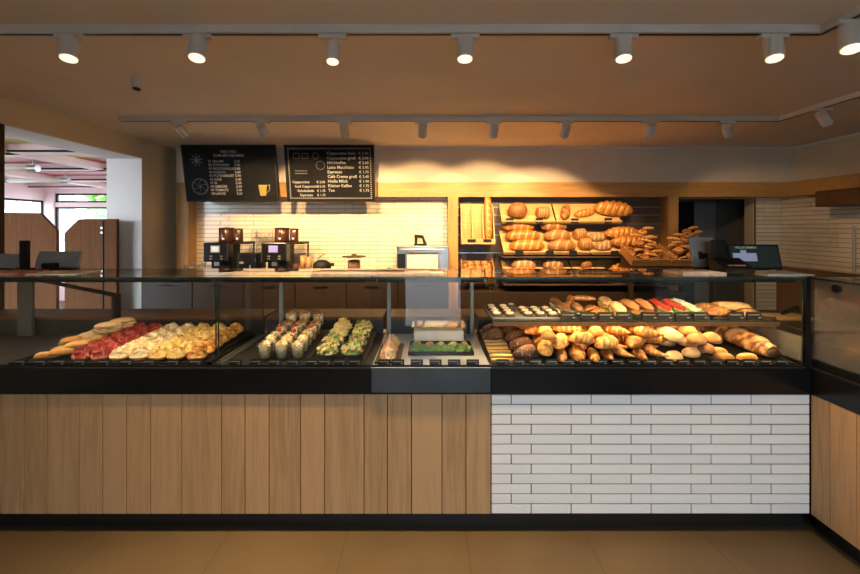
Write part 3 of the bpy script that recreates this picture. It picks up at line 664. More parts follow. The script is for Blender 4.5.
# slanted bracket of the sandwich case
b = MB(); b.prism([(.03, GT - .02), (.08, GT - .02), (.655, 1.15), (.655, .99), (.60, .99), (.60, 1.14)], 'X', X(34, .05), X(34, .05) + .022); part('side_bracket', b, 'blackmat', CA)
b = MB(); b.pane(XAB + .004, XAB + .012, .03, .64, B1, GT - .013, 'X'); part('side_glass', b, ['glass', 'edge'], CB)
b = MB(); b.box(XAB - .02, XAB + .03, .03, .64, DZ + .005, DZ + .016); part('divider_sill', b, 'steel', CB)
b = MB(); b.box(XD1 - .02, XD1 + .003, .0, .03, DZ + .001, GT); part('corner_post', b, 'black', CD)
b = MB(); b.pane(XD1 - .012, XD1 - .004, .031, .64, B1, 1.02, 'X'); part('side_glass', b, ['glass_dim', 'edge'], CD)
# return case
CR = thing('display_case', (2.4, -.85, DZ), 'brown tinted glass case on the return counter beside the corner post', 'display case', 'glass display cases')
b = MB(); b.pane(XD1 + .012, XD1 + .020, RY, -.002, DZ + .05, GT - .012, 'X'); part('side_glass', b, ['glass_dim', 'edge'], CR)
b = MB(); b.pane(XD1 + .004, 2.5, RY, -.002, GT - .012, GT, 'Z'); part('top_glass', b, ['glass', 'edge'], CR)
part('deck', bx(XD1 + .004, 2.86, RY, .82, DZ, DZ + .01), 'deck', CR)
b = MB(); b.box(XD1 + .004, XD1 + .03, RY, -.002, DZ + .01, DZ + .05); part('side_rail', b, 'black', CR)
b = MB(); b.box(2.5, 2.52, RY, .80, DZ + .01, GT - .0125); part('rear_panel', b, 'cabwood', CR)
b = MB(); b.box(XD1 + .03, 2.49, .05, .62, 1.03, 1.045); part('corner_shelf', b, 'deck', CR)
b = MB(); b.tube((XD1 + .022, -.13, 1.30), (XD1 + .004, -.13, 1.30), 0.02); part('glass_clip', b, 'blackmat', CR)

# cutting board and knife on the corner shelf
b = MB(); b.box(2.05, 2.32, .30, .46, 1.0455, 1.062)
solo('cutting_board', b, 'board', 'yellowish wooden cutting board at the corner behind the bread case', 'cutting board', bev=.004)
t = thing('bread_knife', (2.16, .38, 1.0625), 'knife with black handle resting on the corner cutting board', 'knife')
b = MB(); b.prism([(2.04, .375), (2.19, .372), (2.19, .395), (2.06, .392)], 'Z', 1.0625, 1.0645); part('blade', b, 'steel', t)
b = MB(); b.tube((2.185, .384, 1.071), (2.27, .36, 1.115), .011, .013, 12); part('handle', b, 'blackmat', t)

# ------------------------------------------------------------------ back counter and its machines
t = thing('back_counter', (-1.47, 2.8, 0), 'long back counter under the tiled wall, carrying the coffee machines', 'counter')
part('carcass', bx(LW + .02, .225, 2.48, BY - .03, 0.08, 1.035), 'doorwood', t)
part('worktop', bx(LW + .02, .225, 2.45, BY - .025, 1.035, 1.075), 'cabwood', t, bev=.003)
part('plinth', bx(LW + .02, .225, 2.52, BY - .03, 0, .08), 'plinth', t)
for k in range(6):
    xx = LW + .03 + k * .573; d = part('door', bx(xx + .004, xx + .565, 2.46, 2.479, .1, 1.0), 'doorwood', t, bev=.002)
    b = MB(); b.tube((xx + .2, 2.445, .96), (xx + .36, 2.445, .96), .006); part('handle', b, 'blackmat', d)
WT = 1.075
def coffee_machine(x0, x1, y, lab, scr, shelf_side):
    t = thing('coffee_machine', ((x0 + x1) / 2, y, WT), lab, 'coffee machine', 'bean to cup coffee machines')
    w = x1 - x0; c = (x0 + x1) / 2
    b = MB(); b.box(x0 + .03, x1 - .03, y + .10, y + .36, WT, WT + .36); part('body', b, 'blackmat', t, bev=.01)
    b = MB(); b.box(x0, x1, y - .02, y + .12, WT + .14, WT + .36); part('head', b, 'black', t, bev=.012)
    f = MB(); f.box(c - .058, c + .05, y - .026, y - .019, WT + .245, WT + .325); s = part('screen_frame', f, 'lightplastic', t, bev=.003)
    f = MB(); f.box(c - .044, c + .036, y - .029, y - .0262, WT + .257, WT + .313); part('screen', f, scr, s)
    for k in range(4):
        f = MB(); xx = c - .07 + (k % 2) * .12; zz = WT + .17 + (k // 2) * .03; f.box(xx, xx + .03, y - .024, y - .019, zz, zz + .008); part('button', f, 'lightplastic', t)
    f = MB(); f.box(c - .03, c + .03, y + .0, y + .08, WT + .09, WT + .14); part('spout', f, 'steel', t, bev=.005)
    f = MB(); f.box(x0 + .04, x1 - .04, y - .03, y + .12, WT, WT + .03); part('drip_tray', f, 'steel', t, bev=.004)
    for q, (xx, rr, hh) in enumerate(((c + .02, .085, .145), (c + .165, .05, .135))):
        p = MB(); p.lathe([(rr * .92, 0), (rr, .01), (rr, hh), (rr * .9, hh + .006)], 24, (xx, y + .2, WT + .361)); h = part('bean_hopper', p, 'beans', t, True)
        p = MB(); p.lathe([(rr * 1.02, 0), (rr * 1.02, .014), (0.0, .02)], 24, (xx, y + .2, WT + .361 + hh + .007)); part('lid', p, 'blackmat', h)
        f = MB(); f.box(xx - .012, xx + .014, y + .2 - rr - .003, y + .2 - rr + .001, WT + .39, WT + .41); part('badge', f, 'white', h)
    f = MB(); f.box(x1 - .03, x1 + .155, y + .12, y + .355, WT + .335, WT + .36); part('side_tray', f, 'blackmat', t, bev=.003)
    f = MB(); f.tube((x1 + .145, y + .335, WT), (x1 + .145, y + .335, WT + .335), .01); part('tray_leg', f, 'blackmat', t)
    return t
YM = 2.58
coffee_machine(X(204, YM), X(229, YM), YM, 'black coffee machine with grey display, nearer the glasses', 'screen_grey', 1)
coffee_machine(X(261.5, YM), X(287, YM), YM, 'black coffee machine with violet display, nearer the amber cups', 'screen_violet', 1)
t = thing('milk_cooler', (X(246, YM), YM + .15, WT), 'dark milk cooler with teal light between the coffee machines', 'milk cooler')
b = MB(); b.box(X(237.5, YM), X(256, YM), YM, YM + .3, WT, WT + .24); part('body', b, 'black', t, bev=.008)
b = MB(); b.box(X(238.5, YM), X(255, YM), YM - .012, YM - .001, WT + .02, WT + .22); part('door', b, 'black', t, bev=.004)
b = MB(); b.box(X(250, YM), X(251, YM), YM - .015, YM - .0125, WT + .03, WT + .10); part('light', b, 'teal', t)
b = MB(); b.box(X(240, YM), X(244, YM), YM - .015, YM - .0125, WT + .12, WT + .14); part('badge', b, 'lightplastic', t)
# cup rack behind
t = thing('cup_rack', (X(259, 2.8), 2.9, WT), 'wire rack holding glass cups behind the two coffee machines', 'rack')
x0, x1 = X(250, 2.9), X(267, 2.9)
b = MB()
for xx in (x0, x1):
    for yy in (2.955, 3.10): b.tube((xx, yy, WT), (xx, yy, WT + .5), .006, n=8)
for zz in (.25, .40):
    for yy in (2.955, 3.0, 3.05, 3.10): b.tube((x0, yy, WT + zz), (x1, yy, WT + zz), .004, n=6)
part('frame', b, 'steel', t)
def tumbler(x, y, z, rr, h, lab, grp, mat='cupglass', name='glass_tumbler', cat='glass'):
    b = MB(); b.lathe([(rr * .75, 0), (rr, h), (rr * .93, h), (rr * .7, .006), (0.0, .006)], 18, (x, y, z)); return solo(name, b, mat, lab, cat, grp, smooth=True)
for k in range(4):
    tumbler(x0 + .025 + k * .058, 3.015, WT + .4045, .024, .075, 'clear glass cup on the wire rack, %s from the grey display machine' % ('first', 'second', 'third', 'fourth')[k], 'glass cups on the wire rack')
o2 = ('first', 'second', 'third', 'fourth', 'fifth', 'sixth', 'seventh')
for rr_ in range(2):
    for k in range(4):
        tumbler(X(190.5, 2.7) + k * .066 + rr_ * .02, 2.62 + rr_ * .09, WT, .028, .12 if (k + rr_) % 2 else .10, 'clear drinking glass, %s from the wooden post, %s row beside coffee machine' % (o2[k], ('front', 'rear')[rr_]), 'drinking glasses by the wooden post')
for k, (px, h, y) in enumerate(((296, .11, 2.66), (303, .20, 2.72), (309, .19, 2.62))):
    xx = X(px, y); b = MB(); rr = .032
    b.lathe([(rr * .8, 0), (rr, h), (rr * .93, h), (rr * .75, .008), (0, .008)], 18, (xx, y, WT))
    solo('paper_cup', b, 'copper' if k else 'darkwood', ('short dark brown cup next to the violet display machine', 'tall amber stack of cups, middle of three beside coffee machine', 'tall amber stack of cups next to the black appliance')[k], 'cup', 'cups by the coffee machine', smooth=True)
# black juicer / pan
xx, y = X(322, 2.65), 2.65
t = thing('citrus_press', (xx, y, WT), 'squat black appliance with a thin raised wire handle', 'kitchen appliance')
b = MB(); b.lathe([(.085, 0), (.10, .02), (.105, .07), (.095, .12), (.05, .15), (0, .16)], 24, (xx, y, WT)); part('body', b, 'blackmat', t, True)
b = MB(); b.box(xx + .07, xx + .14, y - .02, y + .02, WT + .085, WT + .12); part('handle', b, 'blackmat', t, bev=.008)
b = MB(); b.lathe([(.088, 0), (.088, .022)], 24, (xx, y, WT + .0)); part('base_ring', b, 'steel', t)
b = MB(); b.bar([(xx - .06, y, WT + .13), (xx - .03, y, WT + .185), (xx + .02, y, WT + .22), (xx + .06, y, WT + .225)], .006); part('wire_handle', b, 'steel', t)
# glass pot with flat lid
xx, y = X(354, 2.65), 2.65
t = thing('glass_jar', (xx, y, WT), 'glass jar of brown cookies with a wide flat lid', 'jar')
b = MB(); b.lathe([(.075, 0), (.082, .02), (.082, .18), (.074, .19), (.07, .18), (.074, .02), (0, .01)], 24, (xx, y, WT)); part('jar', b, 'cupglass', t, True)
b = MB(); b.lathe([(.068, .012), (.071, .02), (.071, .14), (.05, .155), (0, .16)], 24, (xx, y, WT)); part('contents', b, 'loaf', t, True)
b = MB(); b.lathe([(.14, 0), (.14, .008), (.03, .014), (.03, .03), (0, .034)], 28, (xx, y, WT + .191)); part('lid', b, 'darkwood', t, True)
# steel bread slicer
Yq = 2.56; x0, x1 = X(396.5, Yq), X(453, Yq); zt = Z(246, Yq)
t = thing('bread_slicer', ((x0 + x1) / 2, Yq, WT), 'stainless steel cabinet machine with wide door beside the shelf post', 'bread slicer')
x1 = min(x1, .235)
b = MB(); b.box(x0, x1, Yq + .02, Yq + .4, WT, zt - .02); part('body', b, 'steel', t, bev=.004)
b = MB(); b.box(x0 - .005, x1 + .005, Yq - .01, Yq + .41, zt - .02, zt); part('top', b, 'steel', t, bev=.004)
b = MB(); b.box(x0 + .03, x1 - .05, Yq - .03, Yq - .011, zt - .055, zt - .03); part('handle_bar', b, 'steel', t, bev=.006)
b = MB(); b.box(x0 + .12, x1 - .12, Yq + .008, Yq + .019, WT + .02, zt - .075); part('door', b, 'paper', t, bev=.003)
b = MB(); b.box(x0 + .01, x0 + .10, Yq + .008, Yq + .019, WT + .02, zt - .09); part('control_panel', b, 'screen_dark', t)
b = MB(); b.box(x1 - .115, x1 - .11, Yq + .008, Yq + .02, WT + .02, zt - .07); part('door_gap', b, 'blackmat', t)
xx = X(419, Yq + .15); y = Yq + .15
t = thing('tape_dispenser', (xx, y, zt), 'small black tape dispenser on top of the steel machine', 'tape dispenser')
b = MB(); b.box(xx - .06, xx + .09, y - .03, y + .03, zt + .0005, zt + .022); part('base', b, 'blackmat', t, bev=.004)
b = MB(); b.prism([(xx - .05, zt + .022), (xx - .055, zt + .13), (xx - .0, zt + .125), (xx + .05, zt + .12), (xx + .085, zt + .03), (xx + .085, zt + .022), (xx + .05, zt + .022), (xx + .035, zt + .08), (xx - .015, zt + .09), (xx - .02, zt + .022)], 'Y', y - .02, y + .02); part('frame', b, 'blackmat', t)
b = MB(); b.tube((xx + .005, y - .018, zt + .06), (xx + .005, y + .018, zt + .06), .028); part('roll', b, 'board', t)

# ------------------------------------------------------------------ chalk menu boards
def text(body, size, x, z, extr=0.0008, align='LEFT'):
    c = bpy.data.curves.new('lettering', 'FONT'); c.body = body; c.size = size; c.align_x = align; c.extrude = extr; c.resolution_u = 2; c.offset = size * .018
    o = bpy.data.objects.new('tmp', c); COL.objects.link(o)
    bpy.context.view_layer.update()
    me = bpy.data.meshes.new_from_object(o.evaluated_get(bpy.context.evaluated_depsgraph_get()))
    vs = [(v.co.x + x, -v.co.z - .001, v.co.y + z) for v in me.vertices]; fs = [tuple(p.vertices) for p in me.polygons]
    bpy.data.objects.remove(o); bpy.data.curves.remove(c); bpy.data.meshes.remove(me)
    return vs, fs
def letters(lines):
    m = MB()
    for a in lines: v, f = text(*a[:4], **(a[4] if len(a) > 4 else {})); m.add(v, f)
    return m
def board(px0, px1, label):
    Yb = 2.82; x0, x1 = X(px0, Yb), X(px1, Yb); w = x1 - x0; h = 0.645
    t = thing('menu_board', ((x0 + x1) / 2, Yb, 1.928), label, 'menu board', 'chalk menu boards')
    t.rotation_euler = (math.radians(11), 0, 0)
    def lp(name, mb, mat, par=t, bev=0):
        o = bpy.data.objects.new(name, mb.mesh(name, mat)); link(o, par)
        if bev: bevel(o, bev)
        return o
    lp('panel', bx(-w / 2, w / 2, 0, .025, 0, h), 'board_face', bev=.003)
    f = MB(); e = .014
    f.box(-w / 2 - e, -w / 2, -.006, .03, -e, h + e); f.box(w / 2, w / 2 + e, -.006, .03, -e, h + e); f.box(-w / 2, w / 2, -.006, .03, -e, 0); f.box(-w / 2, w / 2, -.006, .03, h, h + e)
    lp('frame', f, 'blackmat')
    return t, lp, w, h
def ringpts(cx, cz, r_, n=28): return [(cx + r_ * math.cos(2 * PI * k / n), -.002, cz + r_ * math.sin(2 * PI * k / n)) for k in range(n + 1)]
t, lp, w, h = board(188, 277.5, 'chalk menu board with a star, a sliced circle and a yellow jug')
items = ['01 SALAMI', '02 SCHINKEN', '03 MOZZARELLA', '04 FLEISCH', '05 PUTENBRUST', '06 KÄSE', '07 EI', '08 GEMÜSE', '09 TOMATE', '10 LACHS']
prices = ['2.20', '2.50', '2.80', '2.60', '2.90', '2.40', '2.20', '2.60', '2.40', '3.20']
lp('heading', letters([('NEU NEU', .045, 0.0, .565, dict(align='CENTER')), ('ZUM MITNEHMEN', .045, 0.0, .52, dict(align='CENTER'))]), 'chalk')
lp('lettering', letters([(a, .040, -.25, .455 - k * .0425) for k, a in enumerate(items)]), 'chalk')
lp('price_lettering', letters([(b, .040, .055, .455 - k * .0425) for k, b in enumerate(prices)]), 'chalk')
m = MB(); cx, cz = -w / 2 + .155, .48
for k in range(9):
    a = 2 * PI * k / 9 + .2; m.bar([(cx, -.002, cz), (cx + .072 * math.cos(a), -.002, cz + .072 * math.sin(a))], .003, 6)
lp('star_drawing', m, 'chalk')
m = MB(); cx, cz = -w / 2 + .165, .17
m.bar(ringpts(cx, cz, .095), .0025, 6); m.bar(ringpts(cx, cz, .083), .0015, 6)
for k in range(6):
    a = 2 * PI * k / 6 + .3; m.bar([(cx, -.002, cz), (cx + .04 * math.cos(a + .4), -.002, cz + .04 * math.sin(a + .4)), (cx + .08 * math.cos(a), -.002, cz + .08 * math.sin(a))], .002, 6)
lp('circle_drawing', m, 'chalk')
m = MB(); cx, cz = w / 2 - .16, .06
m.prism([(cx - .04, cz), (cx + .03, cz), (cx + .045, cz + .13), (cx - .055, cz + .13)], 'Y', -.0025, -.001); m.bar([(cx + .035, -.002, cz + .03), (cx + .075, -.002, cz + .07), (cx + .08, -.002, cz + .13), (cx + .045, -.002, cz + .12)], .004, 6)
lp('jug_drawing', m, 'chalkyellow')
t, lp, w, h = board(288.5, 374, 'chalk menu board with a dotted border and two columns of drinks')
m = MB()
nx, nz = 46, 26
for k in range(nx):
    for z in (.03, h - .03):
        x = -w / 2 + .03 + (w - .06) * k / (nx - 1); m.box(x - .006, x + .006, -.002, -.0005, z - .008, z + .008, mtx=None)
for k in range(nz):
    for x in (-w / 2 + .03, w / 2 - .03):
        z = .03 + (h - .06) * k / (nz - 1); m.box(x - .008, x + .008, -.002, -.0005, z - .006, z + .006)
lp('border_pattern', m, 'chalkdim')
ri = ['Cappuccino klein', 'Cappuccino groß', 'Milchkaffee', 'Latte Macchiato', 'Espresso', 'Café Crema groß', 'Heiße Milch', 'Kleiner Kaffee', 'Tee']
rp_ = ['€ 2.40', '€ 2.90', '€ 2.60', '€ 2.95', '€ 1.75', '€ 2.45', '€ 1.90', '€ 1.75', '€ 1.75']
lp('lettering', letters([(a, .049, -.03, .545 - k * .0545) for k, a in enumerate(ri)]), 'chalk'); lp('price_lettering', letters([(b, .044, w / 2 - .17, .545 - k * .0545) for k, b in enumerate(rp_)]), 'chalk')
le = ['Cappuccino', 'Iced Cappuccino', 'Schokolade', 'Espresso']; lpz = ['€ 2.95', '€ 3.45', '€ 1.75', '€ 1.75']
lp('lettering', letters([(a, .043, -w / 2 + .06 + k * .028, .21 - k * .052) for k, a in enumerate(le)]), 'chalk'); lp('price_lettering', letters([(b, .038, -.165, .21 - k * .052) for k, b in enumerate(lpz)]), 'chalk')
m = MB()
for k in range(2):
    x = -w / 2 + .09 + k * .1; m.bar([(x, -.002, .50), (x + .07, -.002, .50), (x + .07, -.002, .56), (x, -.002, .56), (x, -.002, .50)], .002, 6)
lp('frame_drawing', m, 'chalkdim'); m = MB(); m.bar(ringpts(-.16, .53, .035, 16), .002, 6); m.bar(ringpts(-.11, .42, .05, 16), .002, 6); lp('cup_drawing', m, 'chalkdim'); m = MB()
for z in (.355, .325): m.bar([(-w / 2 + .10, -.002, z), (-.27, -.002, z)], .003, 6)
lp('line_drawing', m, 'chalkdim')

# ------------------------------------------------------------------ bread prototypes (built lengthwise along X, sitting on z = 0)
PR = {}
def proto(name, parts):
    """parts: list of (part name, MB, material, smooth)"""
    ms = [(n, mb.mesh(n, mat, sm), [v.copy() for v in mb.v], list(mb.f)) for n, mb, mat, sm in parts]
    vs = []; fs = []
    for _, _, v, f in ms:
        b = len(vs); vs += v; fs += [tuple(b + i for i in q) for q in f]
    PR[name] = (ms, vs, fs)
def prof(u, p=0.5): return max(0.0, 1 - abs(2 * u - 1) ** (1 / p if p else 2)) ** 0.5
def body(L, w, h, k=17, n=16, p=2.4, flat=.35, tone=None, wob=None, bend=0.0, pmin=.06):
    m = MB(); sp = []; ra = []
    for i in range(k):
        u = i / (k - 1); e = max(pmin, (1 - abs(2 * u - 1) ** p)) ** .5
        sp.append((L * (u - .5), bend * (1 - (2 * u - 1) ** 2), h * flat / (1 + flat) * (1 + 0.0) + 0.0)); ra.append((w / 2 * e, h / (1 + flat) * e))
    m.loft(sp, ra, n, flat, tone, wob=wob)
    lo = min(v.z for v in m.v)
    for v in m.v: v.z -= lo
    return m
def saw(x): return x - math.floor(x)
def croissant(L, w, segs=7, curve=.035, name='croissant'):
    m = MB(); k = segs * 5 + 1; sp = []; ra = []
    for i in range(k):
        u = i / (k - 1); s = 2 * u - 1
        e = max(.10, (1 - abs(s) ** 1.7)) ** .75
        f = abs(s) * segs / 2; ph = saw(f); e *= (1.10 - .26 * ph)
        sp.append((L * (u - .5) * (1 - .06 * abs(s)), -curve * s * s * 2 + curve, w * .33)); ra.append((w / 2 * e, w * .46 * e))
    def tone(u, a):
        ph = saw(abs(2 * u - 1) * segs / 2); return (.62 if math.sin(a) > -.2 else .35) - .55 * (ph > .72)
    m.loft(sp, ra, 14, .7, tone)
    lo = min(v.z for v in m.v)
    for v in m.v: v.z -= lo
    return m
def lump(mb, amp, sc_, seed=0):
    for v in mb.v:
        n_ = mnoise.noise(Vector((v.x * sc_ + seed, v.y * sc_, v.z * sc_)))
        v.x *= 1 + amp * n_; v.y *= 1 + amp * n_; v.z = max(0, v.z * (1 + amp * n_))
    return mb
proto('croissant', [('croissant', croissant(.155, .062), 'golden', True)])
proto('croissant_straight', [('croissant', croissant(.15, .066, 7, .012), 'glazed', True)])
def slash(n_, wd=.25, lean=.9, base=.62):
    def t_(u, a):
        if math.sin(a) < -.1: return .3
        ph = saw(u * n_ + lean * math.cos(a) * .5)
        return base - (.55 if ph < wd and .06 < u < .94 and math.sin(a) > .25 else 0)
    return t_
proto('round_roll', [('round_roll', lump(body(.092, .088, .052, 15, 18, 2.2, tone=lambda u, a: .15 if abs(u - .5) < .06 and math.sin(a) > .55 else .5), .12, 18, 1), 'tan', True)])
proto('flour_roll', [('flour_roll', lump(body(.10, .082, .05, 15, 18, 2.4, tone=lambda u, a: .22 if math.sin(a) > .2 else .55), .14, 16, 4), 'pale', True)])
proto('small_roll', [('small_roll', lump(body(.078, .074, .05, 13, 14, 2.2, tone=lambda u, a: .45), .12, 20, 2), 'golden', True)])
proto('pointed_roll', [('pointed_roll', body(.19, .062, .052, 21, 14, 1.7, tone=lambda u, a: .1 if math.sin(a) > .82 and .1 < u < .9 else .42), 'golden', True)])
proto('dark_roll', [('dark_roll', lump(body(.135, .085, .062, 17, 16, 2.4, tone=lambda u, a: .2 if abs(math.sin(a) - .9) < .12 and .2 < u < .8 else .6), .16, 20, 7), 'darkbread', True)])
proto('oval_bun', [('oval_bun', body(.115, .062, .04, 17, 16, 2.3, tone=lambda u, a: .05 if math.sin(a) > .9 and .12 < u < .88 else .5), 'golden', True)])
proto('flat_bread', [('flat_bread', lump(body(.21, .095, .045, 19, 16, 3.5, tone=lambda u, a: .25), .14, 14, 3), 'pale', True)])
proto('ciabatta', [('ciabatta', lump(body(.20, .085, .05, 19, 16, 3, tone=lambda u, a: .18 if math.sin(a) > 0 else .5), .16, 14, 9), 'pale', True)])
proto('cheese_roll', [('cheese_roll', lump(body(.125, .075, .055, 17, 16, 3, tone=lambda u, a: .12 + .5 * (mnoise.noise(Vector((u * 9, a, 3))) > .05)), .25, 24, 5), 'golden', True)])
def pocket():
    m = MB(); n = 14; vs = []; fs = []; ts = []
    for j in range(n):
        for i in range(n):
            u, v = i / (n - 1) * 2 - 1, j / (n - 1) * 2 - 1
            e = max(0, 1 - max(abs(u), abs(v)) ** 4) ** .5
            z = .012 + .026 * e + .007 * math.sin(6 * u + 2 * v) * e
            rr = 1 - .08 * u * u * v * v
            vs.append((u * .056 * rr, v * .05 * rr, z)); ts.append(.3 + .35 * (abs(u + v) < .22) + .2 * (1 - e))
    b = len(vs)
    for j in range(n):
        for i in range(n):
            u, v = i / (n - 1) * 2 - 1, j / (n - 1) * 2 - 1; vs.append((u * .052, v * .046, 0)); ts.append(.6)
    for j in range(n - 1):
        for i in range(n - 1):
            q = (j * n + i, j * n + i + 1, (j + 1) * n + i + 1, (j + 1) * n + i); fs.append(q); fs.append(tuple(b + k for k in reversed(q)))
    rim = [i for i in range(n)] + [j * n + n - 1 for j in range(1, n)] + [(n - 1) * n + i for i in range(n - 2, -1, -1)] + [j * n for j in range(n - 2, 0, -1)]
    for k in range(len(rim)):
        a, c = rim[k], rim[(k + 1) % len(rim)]; fs.append((c, a, b + a, b + c))
    m.add(vs, fs, 0, ts); return m
proto('pastry_pocket', [('pastry_pocket', pocket(), 'glazed', True)])
proto('pastry_twist', [('pastry_twist', body(.16, .062, .048, 33, 14, 2.6, tone=lambda u, a: .25 + .5 * (saw(u * 6 + a / (2 * PI)) > .5), wob=lambda u, a: .86 + .16 * abs(math.sin(PI * (u * 6 + a / (2 * PI))))), 'glazed', True)])
proto('lye_stick', [('lye_stick', body(.165, .042, .036, 17, 12, 3, tone=slash(4, .3, .3, .6), bend=.008), 'lye', True)])
def knot():
    m = MB(); sp = []; ra = []; k = 40
    for i in range(k):
        u = i / (k - 1); a = u * 2 * PI * 1.35
        sp.append((.045 * math.cos(a) * (1 - .35 * u), .036 * math.sin(a) * (1 - .2 * u), .018 + .022 * u)); e = max(.25, 1 - abs(2 * u - 1) ** 3) ** .5; ra.append((.019 * e, .019 * e))
    m.loft(sp, ra, 10, 1.0, lambda u, a: .55 if math.sin(a) > -.3 else .2)
    lo = min(v.z for v in m.v)
    for v in m.v: v.z -= lo
    return m
proto('lye_knot', [('lye_knot', knot(), 'lye', True)])
def braid(L, w, h, k=49, cross=7, p=2.6, pmin=.06):
    return body(L, w, h, k, 20, p, pmin=pmin, tone=lambda u, a: .62 - .5 * (abs(math.sin(PI * (u * cross + .5 * math.cos(a)))) < .35), wob=lambda u, a: .84 + .2 * abs(math.sin(PI * (u * cross + .5 * math.cos(a)))))
proto('braided_loaf', [('braided_loaf', braid(.40, .15, .12), 'glazed', True)])
proto('butter_braid', [('butter_braid', braid(.44, .18, .17, cross=6), 'glazed', True)])
proto('slashed_loaf', [('slashed_loaf', body(.38, .14, .11, 41, 18, 2.6, tone=slash(5, .28, .8, .6)), 'glazed', True)])
proto('brown_loaf', [('brown_loaf', lump(body(.32, .15, .12, 31, 18, 2.6, tone=slash(3, .2, .8, .55)), .06, 9), 'loaf', True)])
proto('floury_loaf', [('floury_loaf', lump(body(.27, .15, .11, 31, 18, 2.8, tone=slash(4, .22, .6, .5)), .06, 9, 3), 'loafflour', True)])
proto('dark_round_loaf', [('dark_round_loaf', lump(body(.24, .20, .17, 23, 20, 2.3, tone=lambda u, a: .55), .05, 9, 5), 'loaf', True)])
proto('box_loaf', [('box_loaf', body(.17, .14, .13, 21, 18, 5, tone=slash(6, .3, .1, .45)), 'loaf', True)])
proto('baguette', [('baguette', body(.60, .098, .088, 61, 14, 6, tone=slash(7, .28, 1.1, .62)), 'glazed', True)])
def nutbraid():
    m = braid(.52, .135, .10, 73, 8, 6, .5)
    for i, v in enumerate(m.v): m.t[i] = .2 + .65 * (mnoise.noise(Vector((v.x * 26, v.y * 40, v.z * 40))) > .0)
    return m
sp_ = MB(); pts = []
for k in range(46):
    a = k * .33; q = .003 + .00082 * k; pts.append((-.261, q * math.cos(a) * 1.05, .044 + q * math.sin(a) * .72))
sp_.bar(pts, .0032, 6)
proto('nut_loaf', [('crust', nutbraid(), 'nut', True), ('swirl', sp_, 'choc', True)])

# sandwiches -----------------------------------------------------------------
def dome(L, w, h, n=13, amp=.4, seed=0, z0=0.0, sq=3.0):
    """lumpy mound of topping, closed below"""
    m = MB(); vs = []; fs = []
    rings = 6; k = 20
    for i in range(rings + 1):
        q = i / rings
        for j in range(k):
            a = 2 * PI * j / k; c, s_ = math.cos(a), math.sin(a)
            se = (abs(c) ** sq + abs(s_) ** sq) ** (-1 / sq)
            x, y = L / 2 * q * c * se, w / 2 * q * s_ * se
            n_ = mnoise.noise(Vector((x * 70 + seed * 3.1, y * 70, seed)))
            z = z0 + h * (1 - q ** 3) * (1 + amp * n_) + (h * .25 if i < rings else 0)
            vs.append((x * (1 + .1 * n_), y * (1 + .1 * n_), z))
    for i in range(rings):
        for j in range(k):
            fs.append((i * k + j, i * k + (j + 1) % k, (i + 1) * k + (j + 1) % k, (i + 1) * k + j)) if i else fs.append((j, (j + 1) % k, k + (j + 1) % k, k + j))
    fs.append(tuple(rings * k + j for j in range(k - 1, -1, -1)))
    m.add(vs, fs); return m
def shift(m, dz=0, dx=0, dy=0):
    for v in m.v: v.x += dx; v.y += dy; v.z += dz
    return m
def halfroll(L, w, h): return body(L, w, h, 13, 14, 2.6, flat=.9, tone=lambda u, a: .5)
def slices(mb, n, rad, z, L, w, seed, th=.003):
    rr = random.Random(seed)
    for k in range(n):
        cx = -L / 2 + L * (k + .5) / n; cy = rr.uniform(-.2, .2) * w; cz = z + .002 * k % .006 + .002
        vs = []; nn = 14; ph = rr.uniform(0, 6)
        for zz in (0, th):
            for j in range(nn):
                a = 2 * PI * j / nn; vs.append((cx + rad * math.cos(a), cy + rad * math.sin(a), cz + zz + .006 * math.sin(2 * a + ph) + rr.uniform(-.0015, .0015)))
        mb.add(vs, [tuple(range(nn - 1, -1, -1)), tuple(range(nn, 2 * nn))] + [(j, (j + 1) % nn, nn + (j + 1) % nn, nn + j) for j in range(nn)])
    return mb
for i, (nm, mat) in enumerate((('red', 'redtop'), ('white', 'whitetop'), ('yellow', 'yellowtop'), ('orange', 'orangetop'))):
    for s_ in range(2):
        proto('open_%s_%d' % (nm, s_), [('roll_half', halfroll(.087, .099, .034), 'golden', True), ('topping', slices(dome(.084, .096, .028, amp=.85, seed=i * 5 + s_, z0=.024), 2, .026, .05, .04, .03, i + s_), mat, True)])
def filled(L, w, fills, top='pale', bot='pale', hb=.028, ht=.036, pp=2.8):
    ps = [('bottom_half', body(L, w, hb, 17, 14, pp, flat=.9, tone=lambda u, a: .35), bot, True)]
    z = hb * .8
    for nm, mat, n_, rad, k in fills:
        mb = MB(); slices(mb, n_, rad, z, L * .92, w * .5, k, .004); ps.append((nm, mb, mat, False)); z += .008
    ps.append(('top_half', shift(body(L, w, ht, 17, 14, pp, flat=.3, tone=lambda u, a: .3), z), top, True))
    proto_name = fills[0][0]
    return ps
proto('open_ham', [('roll_half', halfroll(.10, .12, .034), 'golden', True), ('topping', dome(.10, .12, .036, amp=.95, seed=31, z0=.024), 'pinktop', True), ('lettuce', slices(MB(), 2, .018, .056, .06, .05, 5), 'lettuce', False)])
proto('ham_roll', filled(.13, .075, [('lettuce', 'lettuce', 4, .034, 1), ('ham', 'ham', 4, .033, 2)], 'golden', 'golden'))
proto('ham_baguette', filled(.17, .07, [('lettuce', 'lettuce', 5, .032, 3), ('ham', 'ham', 5, .032, 4), ('cheese', 'cheese', 4, .03, 5)], 'pale', 'pale'))
proto('salami_baguette', filled(.19, .07, [('lettuce', 'lettuce', 6, .034, 6), ('salami', 'salami', 6, .036, 7)], 'tan', 'tan'))
proto('cheese_ciabatta', filled(.17, .085, [('lettuce', 'lettuce', 5, .04, 8), ('cheese', 'cheese', 5, .04, 9)], 'pale', 'pale', pp=3.4))
